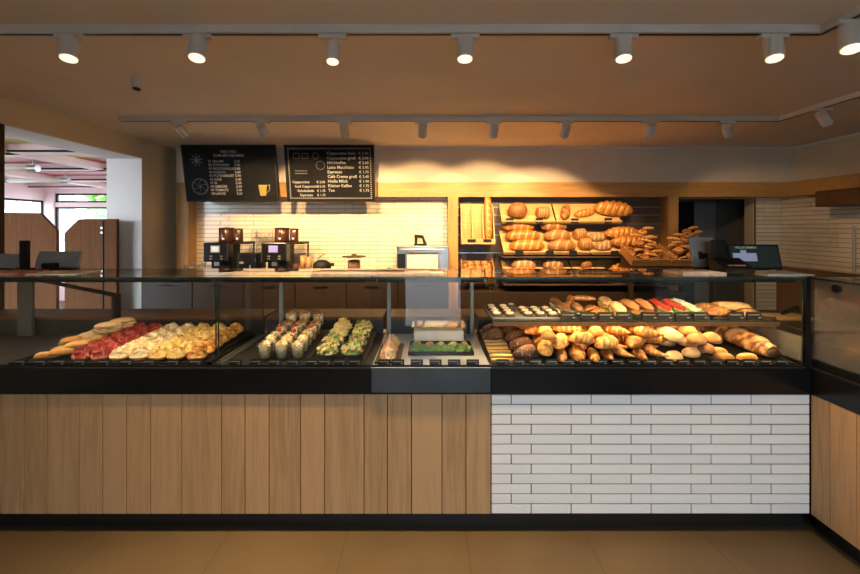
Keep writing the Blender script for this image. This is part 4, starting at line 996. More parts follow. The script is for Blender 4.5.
proto('dark_sandwich', filled(.16, .075, [('cream_cheese', 'mozz', 5, .036, 10), ('lettuce', 'lettuce', 4, .034, 11)], 'darkbread', 'darkbread', pp=3))
# tomato and mozzarella half baguette, open on top
mz = MB(); slices(mz, 4, .032, .036, .17, .02, 12, .006); tm = MB(); slices(tm, 5, .033, .044, .18, .03, 13, .005)
proto('tomato_baguette', [('bottom_half', body(.22, .08, .036, 19, 14, 3, flat=.9, tone=lambda u, a: .3), 'pale', True), ('lettuce', slices(MB(), 6, .042, .028, .2, .03, 14), 'lettuce', False), ('mozzarella', mz, 'mozz', False), ('tomato', tm, 'tomato', False)])
mz = MB(); slices(mz, 6, .033, .036, .2, .02, 15, .006)
proto('lettuce_baguette', [('bottom_half', body(.22, .08, .036, 19, 14, 3, flat=.9, tone=lambda u, a: .3), 'pale', True), ('lettuce', slices(MB(), 6, .046, .026, .21, .04, 16, .005), 'lettuce', False), ('mozzarella', mz, 'mozz', False)])
ic = dome(.050, .030, .008, amp=.6, seed=3, z0=.022)
proto('iced_slice', [('base', body(.068, .045, .026, 11, 12, 6, flat=.9), 'choc', True), ('icing', ic, 'icing', True)])
proto('brioche', [('body', lump(body(.085, .085, .055, 15, 16, 2.2, tone=lambda u, a: .55), .08, 20), 'glazed', True), ('knob', shift(body(.05, .05, .045, 11, 14, 2.1, tone=lambda u, a: .6), .046), 'glazed', True)])
proto('tortoise_roll', [('tortoise_roll', lump(body(.15, .085, .055, 19, 16, 2.6, tone=lambda u, a: .3 + .4 * (mnoise.noise(Vector((u * 12, a * 2, 1))) > 0)), .12, 24, 6), 'loaf', True)])
# fruit cup, salad bowl
cup = MB(); cup.lathe([(.026, 0), (.036, .07), (.034, .07), (.0245, .004), (0, .004)], 20)
fil = MB(); fil.lathe([(.024, .005), (.032, .058), (.026, .066), (0, .070)], 20)
def berry(seed):
    m = MB(); rr = random.Random(seed)
    for k in range(3):
        a = rr.uniform(0, 6); x, y = .014 * math.cos(a), .014 * math.sin(a); m.lathe([(0.0, .066), (.007, .069), (.0085, .075), (.006, .081), (0, .083)], 10, (x, y, 0))
    return m
proto('fruit_cup', [('cup', cup, 'cupglass', True), ('filling', fil, 'fruit', True), ('berry', berry(2), 'tomato', True)])
proto('plain_cup', [('cup', cup, 'cupglass', True), ('filling', fil, 'fruit', True), ('fruit', dome(.056, .056, .014, amp=.9, seed=4, z0=.060, sq=2), 'fruit', True)])
proto('nut_cup', [('cup', cup, 'cupglass', True), ('filling', fil, 'fruit', True), ('muesli', dome(.05, .05, .012, amp=.8, seed=8, z0=.062, sq=2), 'nut', True)])
def salad(n_, kind):
    bw = MB(); bw.lathe([(.05, 0), (.066, .035), (.063, .035), (.048, .004), (0, .004)], 24)
    lv = dome(.118, .118, .036, amp=.9, seed=n_, z0=.026, sq=2.0)
    pc = MB(); rr = random.Random(n_ * 7 + 1)
    for k in range(22):
        a, q = rr.uniform(0, 2 * PI), rr.uniform(0, .055)
        bm = body(rr.uniform(.028, .05), rr.uniform(.018, .026), .02, 7, 8, 2.4, flat=.9); yw = Matrix.Rotation(rr.uniform(0, 3), 4, 'Z')
        for v in bm.v: w_ = yw @ v; v.x, v.y, v.z = w_.x + q * math.cos(a), w_.y + q * math.sin(a), w_.z + .060 - q * .35
        pc.add(bm.v, bm.f)
    hb = MB()
    for k in range(26):
        a, q = rr.uniform(0, 2 * PI), rr.uniform(0, .05); c = Vector((q * math.cos(a), q * math.sin(a), .062 + rr.uniform(0, .02))); u = Vector((rr.gauss(0, 1), rr.gauss(0, 1), rr.gauss(0, .6))).normalized() * .014; w_ = u.orthogonal().normalized() * .007
        hb.add([c + u, c + w_, c - u, c - w_], [(0, 1, 2, 3)])
    return [('bowl', bw, 'cupglass', True), ('leaves', lv, 'saladmix', True), ('topping', pc, kind, True), ('herb', hb, 'lettuce', False)]
proto('salad_chicken', salad(1, 'chicken')); proto('salad_pasta', salad(2, 'pasta')); proto('salad_ham', salad(3, 'pinktop'))
bw = MB(); bw.lathe([(.05, 0), (.068, .035), (.065, .035), (.048, .004), (0, .004)], 24)
nd = MB(); rr = random.Random(5)
for k in range(60):
    a, q = rr.uniform(0, 2 * PI), rr.uniform(0, .05); z = .03 + (1 - (q / .055) ** 2) * .06; d = rr.uniform(0, PI)
    c = Vector((q * math.cos(a), q * math.sin(a), z)); u = Vector((math.cos(d), math.sin(d), rr.uniform(-.3, .3))) * .017
    nd.tube(c - u, c + u, .0042, n=6)
nd.lathe([(.05, .006), (.06, .034), (.042, .065), (0, .082)], 16)
proto('noodle_bowl', [('bowl', bw, 'cupglass', True), ('pasta', nd, 'pasta', True)])

# ------------------------------------------------------------------ putting food down: every piece is lowered until it rests on what is below
PLACED = []
def register(vs, fs):
    PLACED.append((BVHTree.FromPolygons([tuple(v) for v in vs], fs), vs, [min(v[i] for v in vs) for i in range(3)], [max(v[i] for v in vs) for i in range(3)]))
def register_mb(mb): register([v.copy() for v in mb.v], mb.f)
def lay(pn, x, y, ztop, yaw=0.0, tilt=0.0, roll=0.0, scale=1.0, obname=None, label=None, cat=None, group=None, gap=.0008):
    ms, pv, pf = PR[pn]
    R3 = Matrix.Rotation(tilt, 3, 'X') @ Matrix.Rotation(yaw, 3, 'Z') @ Matrix.Rotation(roll, 3, 'X')
    vs = [R3 @ (v * scale) + Vector((x, y, ztop)) for v in pv]
    lo = [min(v[i] for v in vs) for i in range(3)]; hi = [max(v[i] for v in vs) for i in range(3)]
    near = [p for p in PLACED if p[2][0] < hi[0] and p[3][0] > lo[0] and p[2][1] < hi[1] and p[3][1] > lo[1] and p[2][2] < lo[2]]
    best = 9.0; me_b = BVHTree.FromPolygons([tuple(v) for v in vs], pf); D = Vector((0, 0, -1))
    for bvh, ov, l_, h_ in near:
        for v in vs:
            if v.z > lo[2] + .7 * (hi[2] - lo[2]) or not (l_[0] <= v.x <= h_[0] and l_[1] <= v.y <= h_[1]): continue
            hit = bvh.ray_cast(v, D, best)
            if hit[0] is not None and hit[3] < best: best = hit[3]
        for v in ov:
            if not (lo[0] <= v.x <= hi[0] and lo[1] <= v.y <= hi[1]) or v.z > hi[2]: continue
            hit = me_b.ray_cast(v, -D, best)
            if hit[0] is not None and hit[3] < best: best = hit[3]
    if best > 8: best = 0.0
    dz = -(best - gap)
    loc = Vector((x, y, ztop + dz)); rot = R3.to_euler()
    if len(ms) == 1:
        o = bpy.data.objects.new(obname or ms[0][0], ms[0][1]); link(o)
    else:
        o = link(bpy.data.objects.new(obname or pn, None)); o.empty_display_size = .03
        for n_, me, _, _ in ms:
            c = bpy.data.objects.new(n_, me); link(c, o)
    o.location = loc; o.rotation_euler = rot; o.scale = (scale,) * 3
    tag(o, label, cat, group)
    register([v + Vector((0, 0, dz)) for v in vs], pf)
    return o
def settle(pn, x, y, yaw, tilt, scale, ztop):
    """height change that brings the piece to rest, and its lowest/highest point there"""
    _, pv, pf = PR[pn]
    R3 = Matrix.Rotation(tilt, 3, 'X') @ Matrix.Rotation(yaw, 3, 'Z')
    vs = [R3 @ (v * scale) + Vector((x, y, ztop)) for v in pv]
    lo = [min(v[i] for v in vs) for i in range(3)]; hi = [max(v[i] for v in vs) for i in range(3)]
    best = 9.0; mb_ = None; D = Vector((0, 0, -1))
    for bvh, ov, l_, h_ in PLACED:
        if not (l_[0] < hi[0] and h_[0] > lo[0] and l_[1] < hi[1] and h_[1] > lo[1]): continue
        for v in vs[::2]:
            if v.z > lo[2] + .6 * (hi[2] - lo[2]) or not (l_[0] <= v.x <= h_[0] and l_[1] <= v.y <= h_[1]): continue
            hit = bvh.ray_cast(v, D, best)
            if hit[0] is not None and hit[3] < best: best = hit[3]
        for v in ov[::2]:
            if v.z < h_[2] - .6 * (h_[2] - l_[2]) or not (lo[0] <= v.x <= hi[0] and lo[1] <= v.y <= hi[1]): continue
            if mb_ is None: mb_ = BVHTree.FromPolygons([tuple(q) for q in vs], pf)
            hit = mb_.ray_cast(v, -D, best)
            if hit[0] is not None and hit[3] < best: best = hit[3]
    return best, lo, hi
PK = random.Random(5)
def pack(x0, x1, y0, y1, seq, yaws, tilt, label, cat, group, scale=1.0, tries=36, ztop=1.16, zmax=1.05):
    """drop the pieces one after another, each where it comes to lie lowest; label them afterwards by distance from the glass"""
    done = []
    for pn in seq:
        bestc = None
        for _ in range(tries):
            x, y, yw, sc_ = PK.uniform(x0, x1), PK.uniform(y0, y1), PK.choice(yaws) + PK.uniform(-.2, .2), scale * PK.uniform(.95, 1.06)
            b_, lo, hi = settle(pn, x, y, yw, tilt, sc_, ztop)
            if lo[1] < .034 or hi[1] > .68 or hi[2] - b_ > zmax: continue
            q = hi[2] - b_ + .015 * (y - y0)
            if bestc is None or q < bestc[0]: bestc = (q, x, y, yw, sc_)
        if bestc is None: continue
        _, x, y, yw, sc_ = bestc
        done.append((y, lay(pn, x, y, ztop, yaw=yw, tilt=tilt, obname=pn, cat=cat, group=group, scale=sc_, gap=.003), pn))
    for pn in sorted(set(d[2] for d in done)):
        for k, (_, o, _) in enumerate(sorted((d for d in done if d[2] == pn), key=lambda d: d[0])): o['label'] = label(pn, k)
def tray(name, x0, x1, y0, z0, y1, z1, mat, label, cat='tray', group=None, th=.012, lip=.018, side=0.0):
    """sloped board from (y0,z0) at the front to (y1,z1) at the back with a low front lip; top surface registered"""
    ang = math.atan2(z1 - z0, y1 - y0); L = math.hypot(y1 - y0, z1 - z0); mt = Matrix.Translation((0, y0, z0)) @ Matrix.Rotation(ang, 4, 'X')
    m = MB(); m.box(x0, x1, 0, L, -th, 0, mtx=mt); m.box(x0, x1, -.012, 0, -th, lip, mtx=mt)
    if side: m.box(x0 - .01, x0, -.012, L, -th, side, mtx=mt); m.box(x1, x1 + .01, -.012, L, -th, side, mtx=mt)
    register_mb(m)
    return solo(name, m, mat, label, cat, group, bev=.002), ang
OR = ('front', 'second', 'third', 'fourth', 'fifth', 'sixth', 'seventh', 'eighth')
TOP = DZ + .004
# --- sandwich case
def rest(x0, x1, y0, y1, z0):   # two feet rails that carry a sloped tray
    pass
m = MB(); m.box(-2.24, -1.165, .03, .62, TOP + .0006, TOP + .004); m.box(-2.24, -1.165, .03, .045, TOP + .0006, TOP + .016); m.box(-2.24, -1.165, .605, .62, TOP + .0006, TOP + .016); m.box(-2.24, -2.225, .03, .62, TOP + .0006, TOP + .016); m.box(-1.18, -1.165, .03, .62, TOP + .0006, TOP + .016)
m2 = MB(); m2.prism([(.05, TOP + .004), (.60, TOP + .004), (.60, TOP + .042), (.05, TOP + .008)], 'X', -2.2, -1.19)
m.add(m2.v, m2.f)
register_mb(m)
solo('serving_tray', m, 'blackmat', 'large black tray under all the open sandwiches', 'tray')
TA = math.atan2(.034, .55)
def colm(kind, xs, ys, desc, cname, group, cat='sandwich'):
    for ci, x in enumerate(xs):
        for ri_, y in enumerate(ys):
            lab = '%s, %s piece from the front, %s' % (desc, OR[ri_], cname[ci])
            lay('open_%s_%d' % (kind, (ri_ + ci) % 2), x + R.uniform(-.003, .003), y, 1.12, yaw=PI / 2 + R.uniform(-.06, .06), tilt=TA + r(5), obname='open_sandwich', label=lab, cat=cat, group=group)
ys6 = [.105, .1955, .286, .3765, .467, .5575]
colm('red', (-1.90, -1.797), ys6, 'red salami open roll', ('column beside the pale rolls', 'column beside the grated cheese'), 'red salami open rolls')
colm('white', (-1.692, -1.588), ys6, 'pale grated cheese open roll', ('column beside the salami', 'column away from the salami'), 'grated cheese open rolls')
colm('yellow', (-1.484, -1.38), ys6, 'yellow cheese open roll', ('column beside the grated cheese', 'column beside the orange ones'), 'yellow cheese open rolls')
colm('orange', (-1.268,), ys6, 'orange baked open roll', ('column along the tray end',), 'orange baked open rolls')
ss = [(-2.11, .11, 'oval_bun'), (-2.02, .105, 'oval_bun'), (-2.10, .20, 'oval_bun'), (-2.01, .20, 'ham_roll'), (-2.13, .30, 'ham_roll'), (-2.01, .31, 'ham_roll'), (-2.12, .42, 'ciabatta'), (-2.01, .43, 'ham_baguette'), (-2.12, .53, 'ciabatta'), (-2.005, .54, 'ham_baguette')]
sl = ['small golden roll at the tray corner, farthest from the salami', 'small golden roll in front, next to the salami pieces', 'small golden roll second from the front at the tray edge', 'filled golden roll second from the front, next to the salami', 'filled golden roll halfway back at the tray edge', 'filled golden roll halfway back, next to the salami', 'pale floury bread lying behind the filled rolls at tray edge', 'pale filled baguette piece behind the rolls, next to the salami', 'pale floury bread at the very back of the sandwich tray', 'pale filled baguette piece at the back, next to the salami']
for (x, y, pn), lab in zip(ss, sl): lay(pn, x, y, 1.12, yaw=R.uniform(.15, .5) if pn in ('oval_bun', 'ciabatta') else R.uniform(.4, .8), tilt=TA, obname='filled_roll' if 'ham' in pn else 'bread_roll', label=lab, cat='roll', group='rolls beside the salami', scale=.84 if 'ham' in pn else 1.0)
lay('dark_roll', -1.93, .645 - .02, 1.12, 0.2, TA, obname='bread_roll', label='small dark roll peeking out behind the salami', cat='roll', scale=.8) if False else None

# --- salad case
m = MB(); m.box(-.975, -.64, .05, .60, TOP + .0006, TOP + .004); m2 = MB(); m2.prism([(.06, TOP + .004), (.58, TOP + .004), (.58, TOP + .06), (.06, TOP + .008)], 'X', -.96, -.65); m.add(m2.v, m2.f); register_mb(m)
solo('serving_tray', m, 'deck', 'dark tray carrying the fruit cups', 'tray', bev=.002)
m = MB(); m.box(-.63, -.33, .05, .60, TOP + .0006, TOP + .004); m2 = MB(); m2.prism([(.06, TOP + .004), (.58, TOP + .004), (.58, TOP + .05), (.06, TOP + .008)], 'X', -.62, -.34); m.add(m2.v, m2.f); register_mb(m)
solo('serving_tray', m, 'deck', 'dark tray carrying the salad bowls', 'tray', bev=.002)
cl = ('column nearest the glass divider', 'middle column', 'column nearest the salads')
for ci, x in enumerate((-.90, -.81, -.72)):
    for ri_, y in enumerate((.11, .20, .29, .38, .47, .55)):
        back = ri_ > 3; bery = ri_ in (2, 3) and not (ci == 2 and ri_ == 2)
        lay('nut_cup' if back else 'fruit_cup' if bery else 'plain_cup', x, y, 1.14, yaw=R.uniform(0, 6), tilt=0, obname='dessert_cup', scale=1.2, label='%s, %s from the front, %s' % ('dessert cup topped with brown muesli' if back else 'dessert cup topped with red berries' if bery else 'dessert cup of yellow fruit and cream', OR[ri_], cl[ci]), cat='dessert cup', group='dessert cups in the salad case')
for ci, x in enumerate((-.555, -.42)):
    for ri_, y in enumerate((.125, .26, .395, .53)):
        if ci == 0 and ri_ >= 2:
            lay('noodle_bowl', x, y, 1.14, obname='pasta_bowl', label='bowl heaped with plain yellow pasta, %s' % ('nearer the front glass' if ri_ == 2 else 'at the back of the tray'), cat='bowl', group='pasta bowls')
        else:
            k = ('salad_pasta', 'salad_chicken', 'salad_ham')[(ri_ + ci) % 3]
            lay(k, x, y, 1.14, yaw=R.uniform(0, 6), obname='salad_bowl', scale=1.0, label='bowl of leafy salad with %s, %s from the front, %s' % ({'salad_pasta': 'pasta', 'salad_chicken': 'roast pieces', 'salad_ham': 'pink ham'}[k], OR[ri_], 'beside the dessert cups' if ci == 0 else 'beside the glass joint'), cat='bowl', group='salad bowls')
# --- middle case: ham rolls, party tray and lidded tub
m = MB(); m.box(-.29, -.15, .05, .44, TOP + .0006, TOP + .006); m.box(-.29, -.15, .05, .06, TOP + .0006, TOP + .014); register_mb(m); solo('serving_tray', m, 'deck', 'short dark tray under the pink ham rolls beside the party tray', 'tray', bev=.002)
for k, y in enumerate((.12, .245, .37)): lay('open_ham', -.22, y, 1.12, yaw=PI / 2 * 0 + R.uniform(-.1, .1), tilt=r(5), obname='filled_roll', label='roll with pink ham and lettuce beside the glass joint, %s from the front' % OR[k], cat='roll', group='ham rolls beside the party tray', scale=.92)
m = MB(); x0, x1 = -.115, .265; y0, y1 = .20, .44
m.box(x0, x1, y0, y1, TOP + .0006, TOP + .006)
for a in ((x0, x1, y0, y0 + .008), (x0, x1, y1 - .008, y1), (x0, x0 + .008, y0, y1), (x1 - .008, x1, y0, y1)): m.box(*a, TOP + .0006, TOP + .022)
register_mb(m); solo('party_tray', m, 'black', 'black rectangular party tray alone in the middle case', 'tray', bev=.002)
for k in range(5):
    lay('small_roll' if k in (0,) else 'oval_bun', -.065 + k * .072, .365, 1.1, yaw=R.uniform(-.6, .6) + 1.2, obname='canape', label='canape on the black party tray, %s from the salad side' % o2[k], cat='canape', group='canapes on the party tray', scale=.72)
rr = random.Random(3)
hm = MB()
for k in range(420):
    c = Vector((rr.uniform(x0 + .015, x1 - .02), rr.uniform(y0 + .015, y0 + .11), TOP + .022 + abs(rr.gauss(0, .008)))); u = Vector((rr.gauss(0, 1), rr.gauss(0, 1), rr.gauss(0, .8))).normalized() * .013; w_ = u.orthogonal().normalized() * .007
    hm.add([c + u, c + w_, c - u, c - w_], [(0, 1, 2, 3)])
o = solo('parsley', hm, 'herb', 'green parsley bed in front on the black party tray', 'herbs'); o['kind'] = 'stuff'
t = thing('lidded_tub', (.07, .55, TOP), 'clear lidded tub with white filling behind the party tray', 'tub')
m = MB(); m.box(-.09, .23, .47, .62, TOP + .003, TOP + .075); part('filling', m, 'mozz', t, bev=.008)
m = MB(); m.box(-.10, .24, .46, .63, TOP + .0006, TOP + .10); part('box', m, 'cupglass', t, bev=.006)
m = MB(); m.box(-.105, .245, .455, .635, TOP + .1005, TOP + .108); part('lid', m, 'cupglass', t, bev=.003)
m = MB()
for k in range(160):
    c = Vector((rr.uniform(-.05, .2), rr.uniform(.54, .61), TOP + .0755 + rr.uniform(0, .02))); u = Vector((rr.gauss(0, 1), rr.gauss(0, 1), .3)).normalized() * .014; w_ = u.orthogonal().normalized() * .007; m.add([c + u, c + w_, c - u, c - w_], [(0, 1, 2, 3)])
part('herb', m, 'herb', t)

# --- bread case, lower deck
PLACED.clear(); m = MB(); m.prism([(.05, TOP + .0006), (.62, TOP + .0006), (.62, TOP + .062), (.05, TOP + .008)], 'X', .48, 1.975); register_mb(m)
solo('display_board', m, 'blackmat', 'wide sloped black board under the loose breads', 'tray')
m = MB(); m.prism([(.05, TOP + .0006), (.62, TOP + .0006), (.62, TOP + .052), (.05, TOP + .006)], 'X', .345, .475)
sl_ = MB()
t = thing('slatted_board', (.41, .33, TOP), 'pale slatted wooden board at the end of the bread case', 'board')
part('base', m, 'darkwood', t); register_mb(m)
for k in range(9):
    y = .07 + k * .06; z = TOP + .0075 + (y - .05) * .081
    mm = MB(); mm.box(.345, .475, y, y + .03, z, z + .01); sl_.add(mm.v, mm.f)
part('slat', sl_, 'board', t); register_mb(sl_)
TD = math.atan2(.054, .57)
def put(pn, x, y, lab, cat, grp, yaw=0, scale=1.0, name=None, jit=.25, z=1.05):
    return lay(pn, x, y, z, yaw=yaw + R.uniform(-jit, jit), tilt=TD, obname=name, label=lab, cat=cat, group=grp, scale=scale)
names = {'pastry_pocket': 'golden square pastry', 'cheese_roll': 'golden cheese roll', 'pastry_twist': 'golden twisted pastry', 'small_roll': 'small golden roll'}
NTH = ('first', 'second', 'third', 'fourth', 'fifth', 'sixth', 'seventh', 'eighth', 'ninth', 'tenth', 'eleventh', 'twelfth', 'thirteenth', 'fourteenth')
for k, y in enumerate([.115, .235, .355, .475, .575]): put('dark_roll', .545, y, 'dark seeded roll next to the slatted board, %s from the front' % OR[k], 'roll', 'dark seeded rolls', .35, 1.15, name='dark_roll', jit=.12)
for k, y in enumerate([.40, .51]): put('dark_roll', .415, y, 'dark seeded roll lying on the slatted board, %s one' % ('nearer' if k == 0 else 'farther'), 'roll', 'dark seeded rolls', .3, 1.0, name='dark_roll', jit=.1)
for k, (x, y) in enumerate([(.665, .34), (.69, .46), (.66, .57)]): put('pointed_roll', x, y, 'pointed pale golden roll beside the dark rolls, %s from the front' % OR[k], 'roll', 'pointed golden rolls', 1.25, 1.1, name='pointed_roll', jit=.1)
for k, (x, y) in enumerate([(.60, .37), (.60, .48)]): put('pointed_roll', x, y, 'pointed golden roll lying on top of the dark rolls, %s one' % ('nearer' if k == 0 else 'farther'), 'roll', 'pointed golden rolls', 2.0, .95, name='pointed_roll')
NT = ('nearest to', 'second from', 'third from', 'fourth from', 'fifth from', 'sixth from', 'seventh from', 'eighth from', 'ninth from', 'tenth from', 'eleventh from', 'twelfth from', 'thirteenth from', 'fourteenth from', 'fifteenth from', 'sixteenth from', 'seventeenth from', 'eighteenth from', 'nineteenth from', 'twentieth from', 'twenty-first from', 'twenty-second from', 'twenty-third from', 'twenty-fourth from')
for k, (x, y) in enumerate([(1.615, .088), (1.635, .165), (1.742, .085)]): put('oval_bun', x, y, ('golden oval bun in front, next to the round rolls', 'golden oval bun just behind another, next to the round rolls', 'golden oval bun in front, next to the nut braid')[k], 'bun', 'golden oval buns', .1, name='oval_bun', jit=.1)
lay('nut_loaf', 1.865, .345, 1.12, yaw=PI / 2 + .10, tilt=TD, obname='nut_braid', label='long braided nut loaf with dark swirls at the corner of the case', cat='loaf', scale=.98)

for k, (x, pn) in enumerate(((.648, 'cheese_roll'), (.737, 'pastry_twist'), (.825, 'cheese_roll'), (.913, 'pastry_twist'), (1.0, 'croissant_straight'), (1.088, 'croissant'), (1.176, 'croissant_straight'), (1.262, 'croissant'))):
    nm_ = {'cheese_roll': 'golden cheese roll', 'pastry_twist': 'golden twisted pastry', 'croissant_straight': 'glossy plump croissant', 'croissant': 'golden curved croissant'}[pn]
    put(pn, x, .112, '%s in the row along the price cards, %s from the dark rolls' % (nm_, NTH[k]), 'croissant' if 'croissant' in pn else 'pastry', 'pastries along the price cards', 1.35, 1.0 if pn != 'cheese_roll' else 1.1, name=pn, jit=.06)
for k, x in enumerate((1.345, 1.44)): put('flour_roll', x, .09, 'pale floury roll along the price cards, %s the croissants' % ('next to' if k == 0 else 'second from'), 'roll', 'floury rolls', .2, 1.0, name='flour_roll', jit=.1)
put('round_roll', 1.525, .088, 'round tan roll along the price cards, next to the oval bun', 'roll', 'round tan rolls', .4, .98, name='round_roll')
kinds = ['cheese_roll', 'pastry_twist', 'pastry_pocket', 'cheese_roll', 'small_roll', 'pastry_twist', 'pastry_pocket']
pack(.635, 1.0, .078, .61, [kinds[k % 7] for k in range(64)], (.3, -.4, 1.2, 1.6), TD, lambda pn, k: '%s in the pastry heap beside the dark rolls, %s the front glass' % (names[pn], NT[k]), 'pastry', 'golden pastries in the bread case', 1.12, tries=60)
pack(1.03, 1.27, .078, .60, ['croissant_straight' if k % 3 == 0 else 'croissant' for k in range(36)], (.45, -.4, .9, 2.4), TD, lambda pn, k: '%s in the croissant heap between pastries and ciabattas, %s the front glass' % ('glossy plump croissant' if 'st' in pn[9:] else 'golden curved croissant', NT[k]), 'croissant', 'croissants', 1.15, tries=60)
pack(1.27, 1.36, .13, .56, ['ciabatta', 'flat_bread', 'ciabatta', 'flat_bread', 'ciabatta', 'flat_bread', 'ciabatta', 'flat_bread'], (1.2, 2.0, 1.5), TD, lambda pn, k: '%s beside the croissants, %s the front glass' % ({'ciabatta': 'pale floury ciabatta', 'flat_bread': 'pale broad flat bread'}[pn], NT[k]), 'bread', 'pale breads in the bread case', 1.05)
pack(1.37, 1.45, .085, .60, ['flour_roll'] * 10, (.3, .9, 2), TD, lambda pn, k: 'pale floury roll beside the ciabattas, %s the front glass' % NT[k], 'roll', 'floury rolls', 1.1)
pack(1.45, 1.57, .085, .60, ['round_roll'] * 14, (.3, .9, 2), TD, lambda pn, k: 'round tan roll between floury rolls and oval buns, %s the front glass' % NT[k], 'roll', 'round tan rolls', 1.1)
pack(.64, 1.42, .16, .34, ['oval_bun'] * 10, (.2, 1.0, 2.0), TD, lambda pn, k: 'golden oval bun tucked among the pastries, %s the front glass' % NT[k], 'bun', 'tucked oval buns', .92, tries=160, zmax=.955)
for k, (x, y) in enumerate([(1.68, .46), (1.68, .56)]): put('tortoise_roll', x, y, 'brown oblong roll behind the round rolls, %s one' % ('nearer' if k == 0 else 'farther'), 'roll', 'brown oblong rolls', .1, name='oblong_roll', jit=.05)
# --- bread case, glass shelf
PLACED.clear()
SZ = 1.28
def trayflat(x0, x1, label, mat='deck'):
    m = MB(); m.box(x0, x1, .155, .50, 1.0845, 1.0905); m.box(x0, x1, .155, .163, 1.0905, 1.098); register_mb(m); return solo('serving_tray', m, mat, label, 'tray', 'trays on the glass shelf', bev=.002)
trayflat(.365, .745, 'grey tray under the iced slices on the glass shelf', 'greyplastic'); trayflat(.755, 1.145, 'dark tray under the dark sandwiches and golden pastries'); trayflat(1.155, 1.59, 'dark tray under the filled baguettes on the glass shelf'); trayflat(1.60, 1.965, 'dark tray under the brown rolls on the glass shelf')
for ci, x in enumerate((.395, .47)):
    for k, y in enumerate((.20, .275, .35, .425)): lay('iced_slice', x, y, SZ, yaw=R.uniform(-.15, .15), tilt=r(10), obname='iced_slice', label='dark slice with white topping, %s from the front, %s column at the shelf end' % (OR[k], ('outer', 'inner')[ci]), cat='pastry', group='iced slices', scale=.95)
for ci, x in enumerate((.575, .645, .715)):
    for k, y in enumerate((.20, .28, .36)): lay('iced_slice', x, y, SZ, yaw=R.uniform(-.1, .1), tilt=r(10), obname='iced_slice', label='dark slice with white topping, %s from the front, %s' % (OR[k], ('column facing the empty gap', 'middle column of the block', 'column beside the dark sandwiches')[ci]), cat='pastry', group='iced slices', scale=.95)
lay('iced_slice', .525, .44, SZ, obname='iced_slice', label='single dark slice with white topping standing alone in the gap', cat='pastry', group='iced slices', scale=.8)
for k, (x, y) in enumerate([(.79, .25), (.87, .25), (.80, .42)]): lay('dark_sandwich', x, y, SZ, yaw=PI / 2 + R.uniform(-.08, .08), tilt=r(8), obname='dark_sandwich', label=('dark bread sandwich with white filling beside the iced slices', 'dark bread sandwich with white filling beside the golden pastries', 'dark bread sandwich lying behind the other two')[k], cat='sandwich', group='dark sandwiches', scale=.85)
lay('brioche', .90, .44, SZ, obname='brioche', label='shiny golden brioche with a knob at the shelf back', cat='brioche', scale=.95)
for k, (x, y) in enumerate([(.985, .21), (.985, .31)]): lay('croissant_straight', x, y, SZ, yaw=.2, tilt=r(8), obname='filled_croissant', label='golden croissant on the glass shelf, %s' % ('behind the price cards' if k == 0 else 'farther from the glass'), cat='croissant', group='croissants on the glass shelf', scale=.85)
lay('lye_stick', .985, .45, SZ, yaw=-.2, obname='pretzel_stick', label='brown pretzel stick lying behind the croissants on the shelf', cat='pretzel stick', scale=.9)
for k, (x, y) in enumerate([(1.105, .24), (1.115, .425)]): lay('cheese_ciabatta', x, y, SZ, yaw=PI / 2 - .1, tilt=r(8), obname='filled_ciabatta', label='pale flat ciabatta sandwich, %s' % ('nearer the price cards' if k == 0 else 'behind the other ciabatta'), cat='sandwich', group='ciabatta sandwiches', scale=.88)
for k, (pn, x) in enumerate((('salami_baguette', 1.21), ('salami_baguette', 1.295), ('tomato_baguette', 1.38), ('tomato_baguette', 1.465), ('lettuce_baguette', 1.55))):
    lay(pn, x, .31, SZ, yaw=PI / 2 + .04, tilt=r(8), obname='filled_baguette', label=('salami and lettuce baguette nearest the ciabattas', 'salami and lettuce baguette beside the red tomato one', 'baguette with red tomato slices, nearer the salami ones', 'baguette with red tomato slices, beside the green lettuce one', 'baguette with white cheese on bright green lettuce')[k], cat='sandwich', group='filled baguettes', scale=.92)
lay('tortoise_roll', 1.68, .22, SZ, yaw=.1, obname='brown_roll', label='speckled brown roll beside the lettuce baguette, front one', cat='roll', group='brown rolls on the glass shelf'); lay('tortoise_roll', 1.69, .34, SZ, yaw=-.1, obname='brown_roll', label='speckled brown roll beside the lettuce baguette, rear one', cat='roll', group='brown rolls on the glass shelf')
lay('tortoise_roll', 1.83, .20, SZ, yaw=.05, obname='brown_roll', label='speckled brown roll in front of the pale ciabatta', cat='roll', group='brown rolls on the glass shelf', scale=.9)
lay('flat_bread', 1.85, .33, SZ, yaw=-.1, tilt=r(10), obname='ciabatta', label='large pale ciabatta at the end of the glass shelf', cat='bread', scale=.95)
lay('ciabatta', 1.85, .44, SZ, yaw=.1, obname='ciabatta', label='pale ciabatta at the shelf end behind the large one', cat='bread', scale=.9)

# --- price cards (black, two faint lines)
def card_proto(w, h):
    b = MB(); b.prism([(0, 0), (.014, 0), (.016, h * .92), (.012, h)], 'X', -w / 2, w / 2)
    s_ = MB()
    rr_ = random.Random(int(w * 1000))
    x = -w / 2 + .006
    while x < w * .30: q = rr_.uniform(.004, .009); s_.box(x, x + q, -.0009, .004, h * .62, h * .62 + .0035); x += q + .003
    s_.box(w * .22, w * .38, -.0006, .004, h * .25, h * .25 + .0045)
    for v in s_.v: v.y += v.z * .13
    return b.mesh('price_card', 'blackmat'), s_.mesh('lettering', 'chalk')
CARDA = card_proto(.066, .030); CARDB = card_proto(.085, .044)
def cards(cp, xs, y, z, labs, grp):
    for x, lab in zip(xs, labs):
        o = bpy.data.objects.new('price_card', cp[0]); o.location = (x, y, z); link(o); tag(o, lab, 'price card', grp)
        link(bpy.data.objects.new('lettering', cp[1]), o)
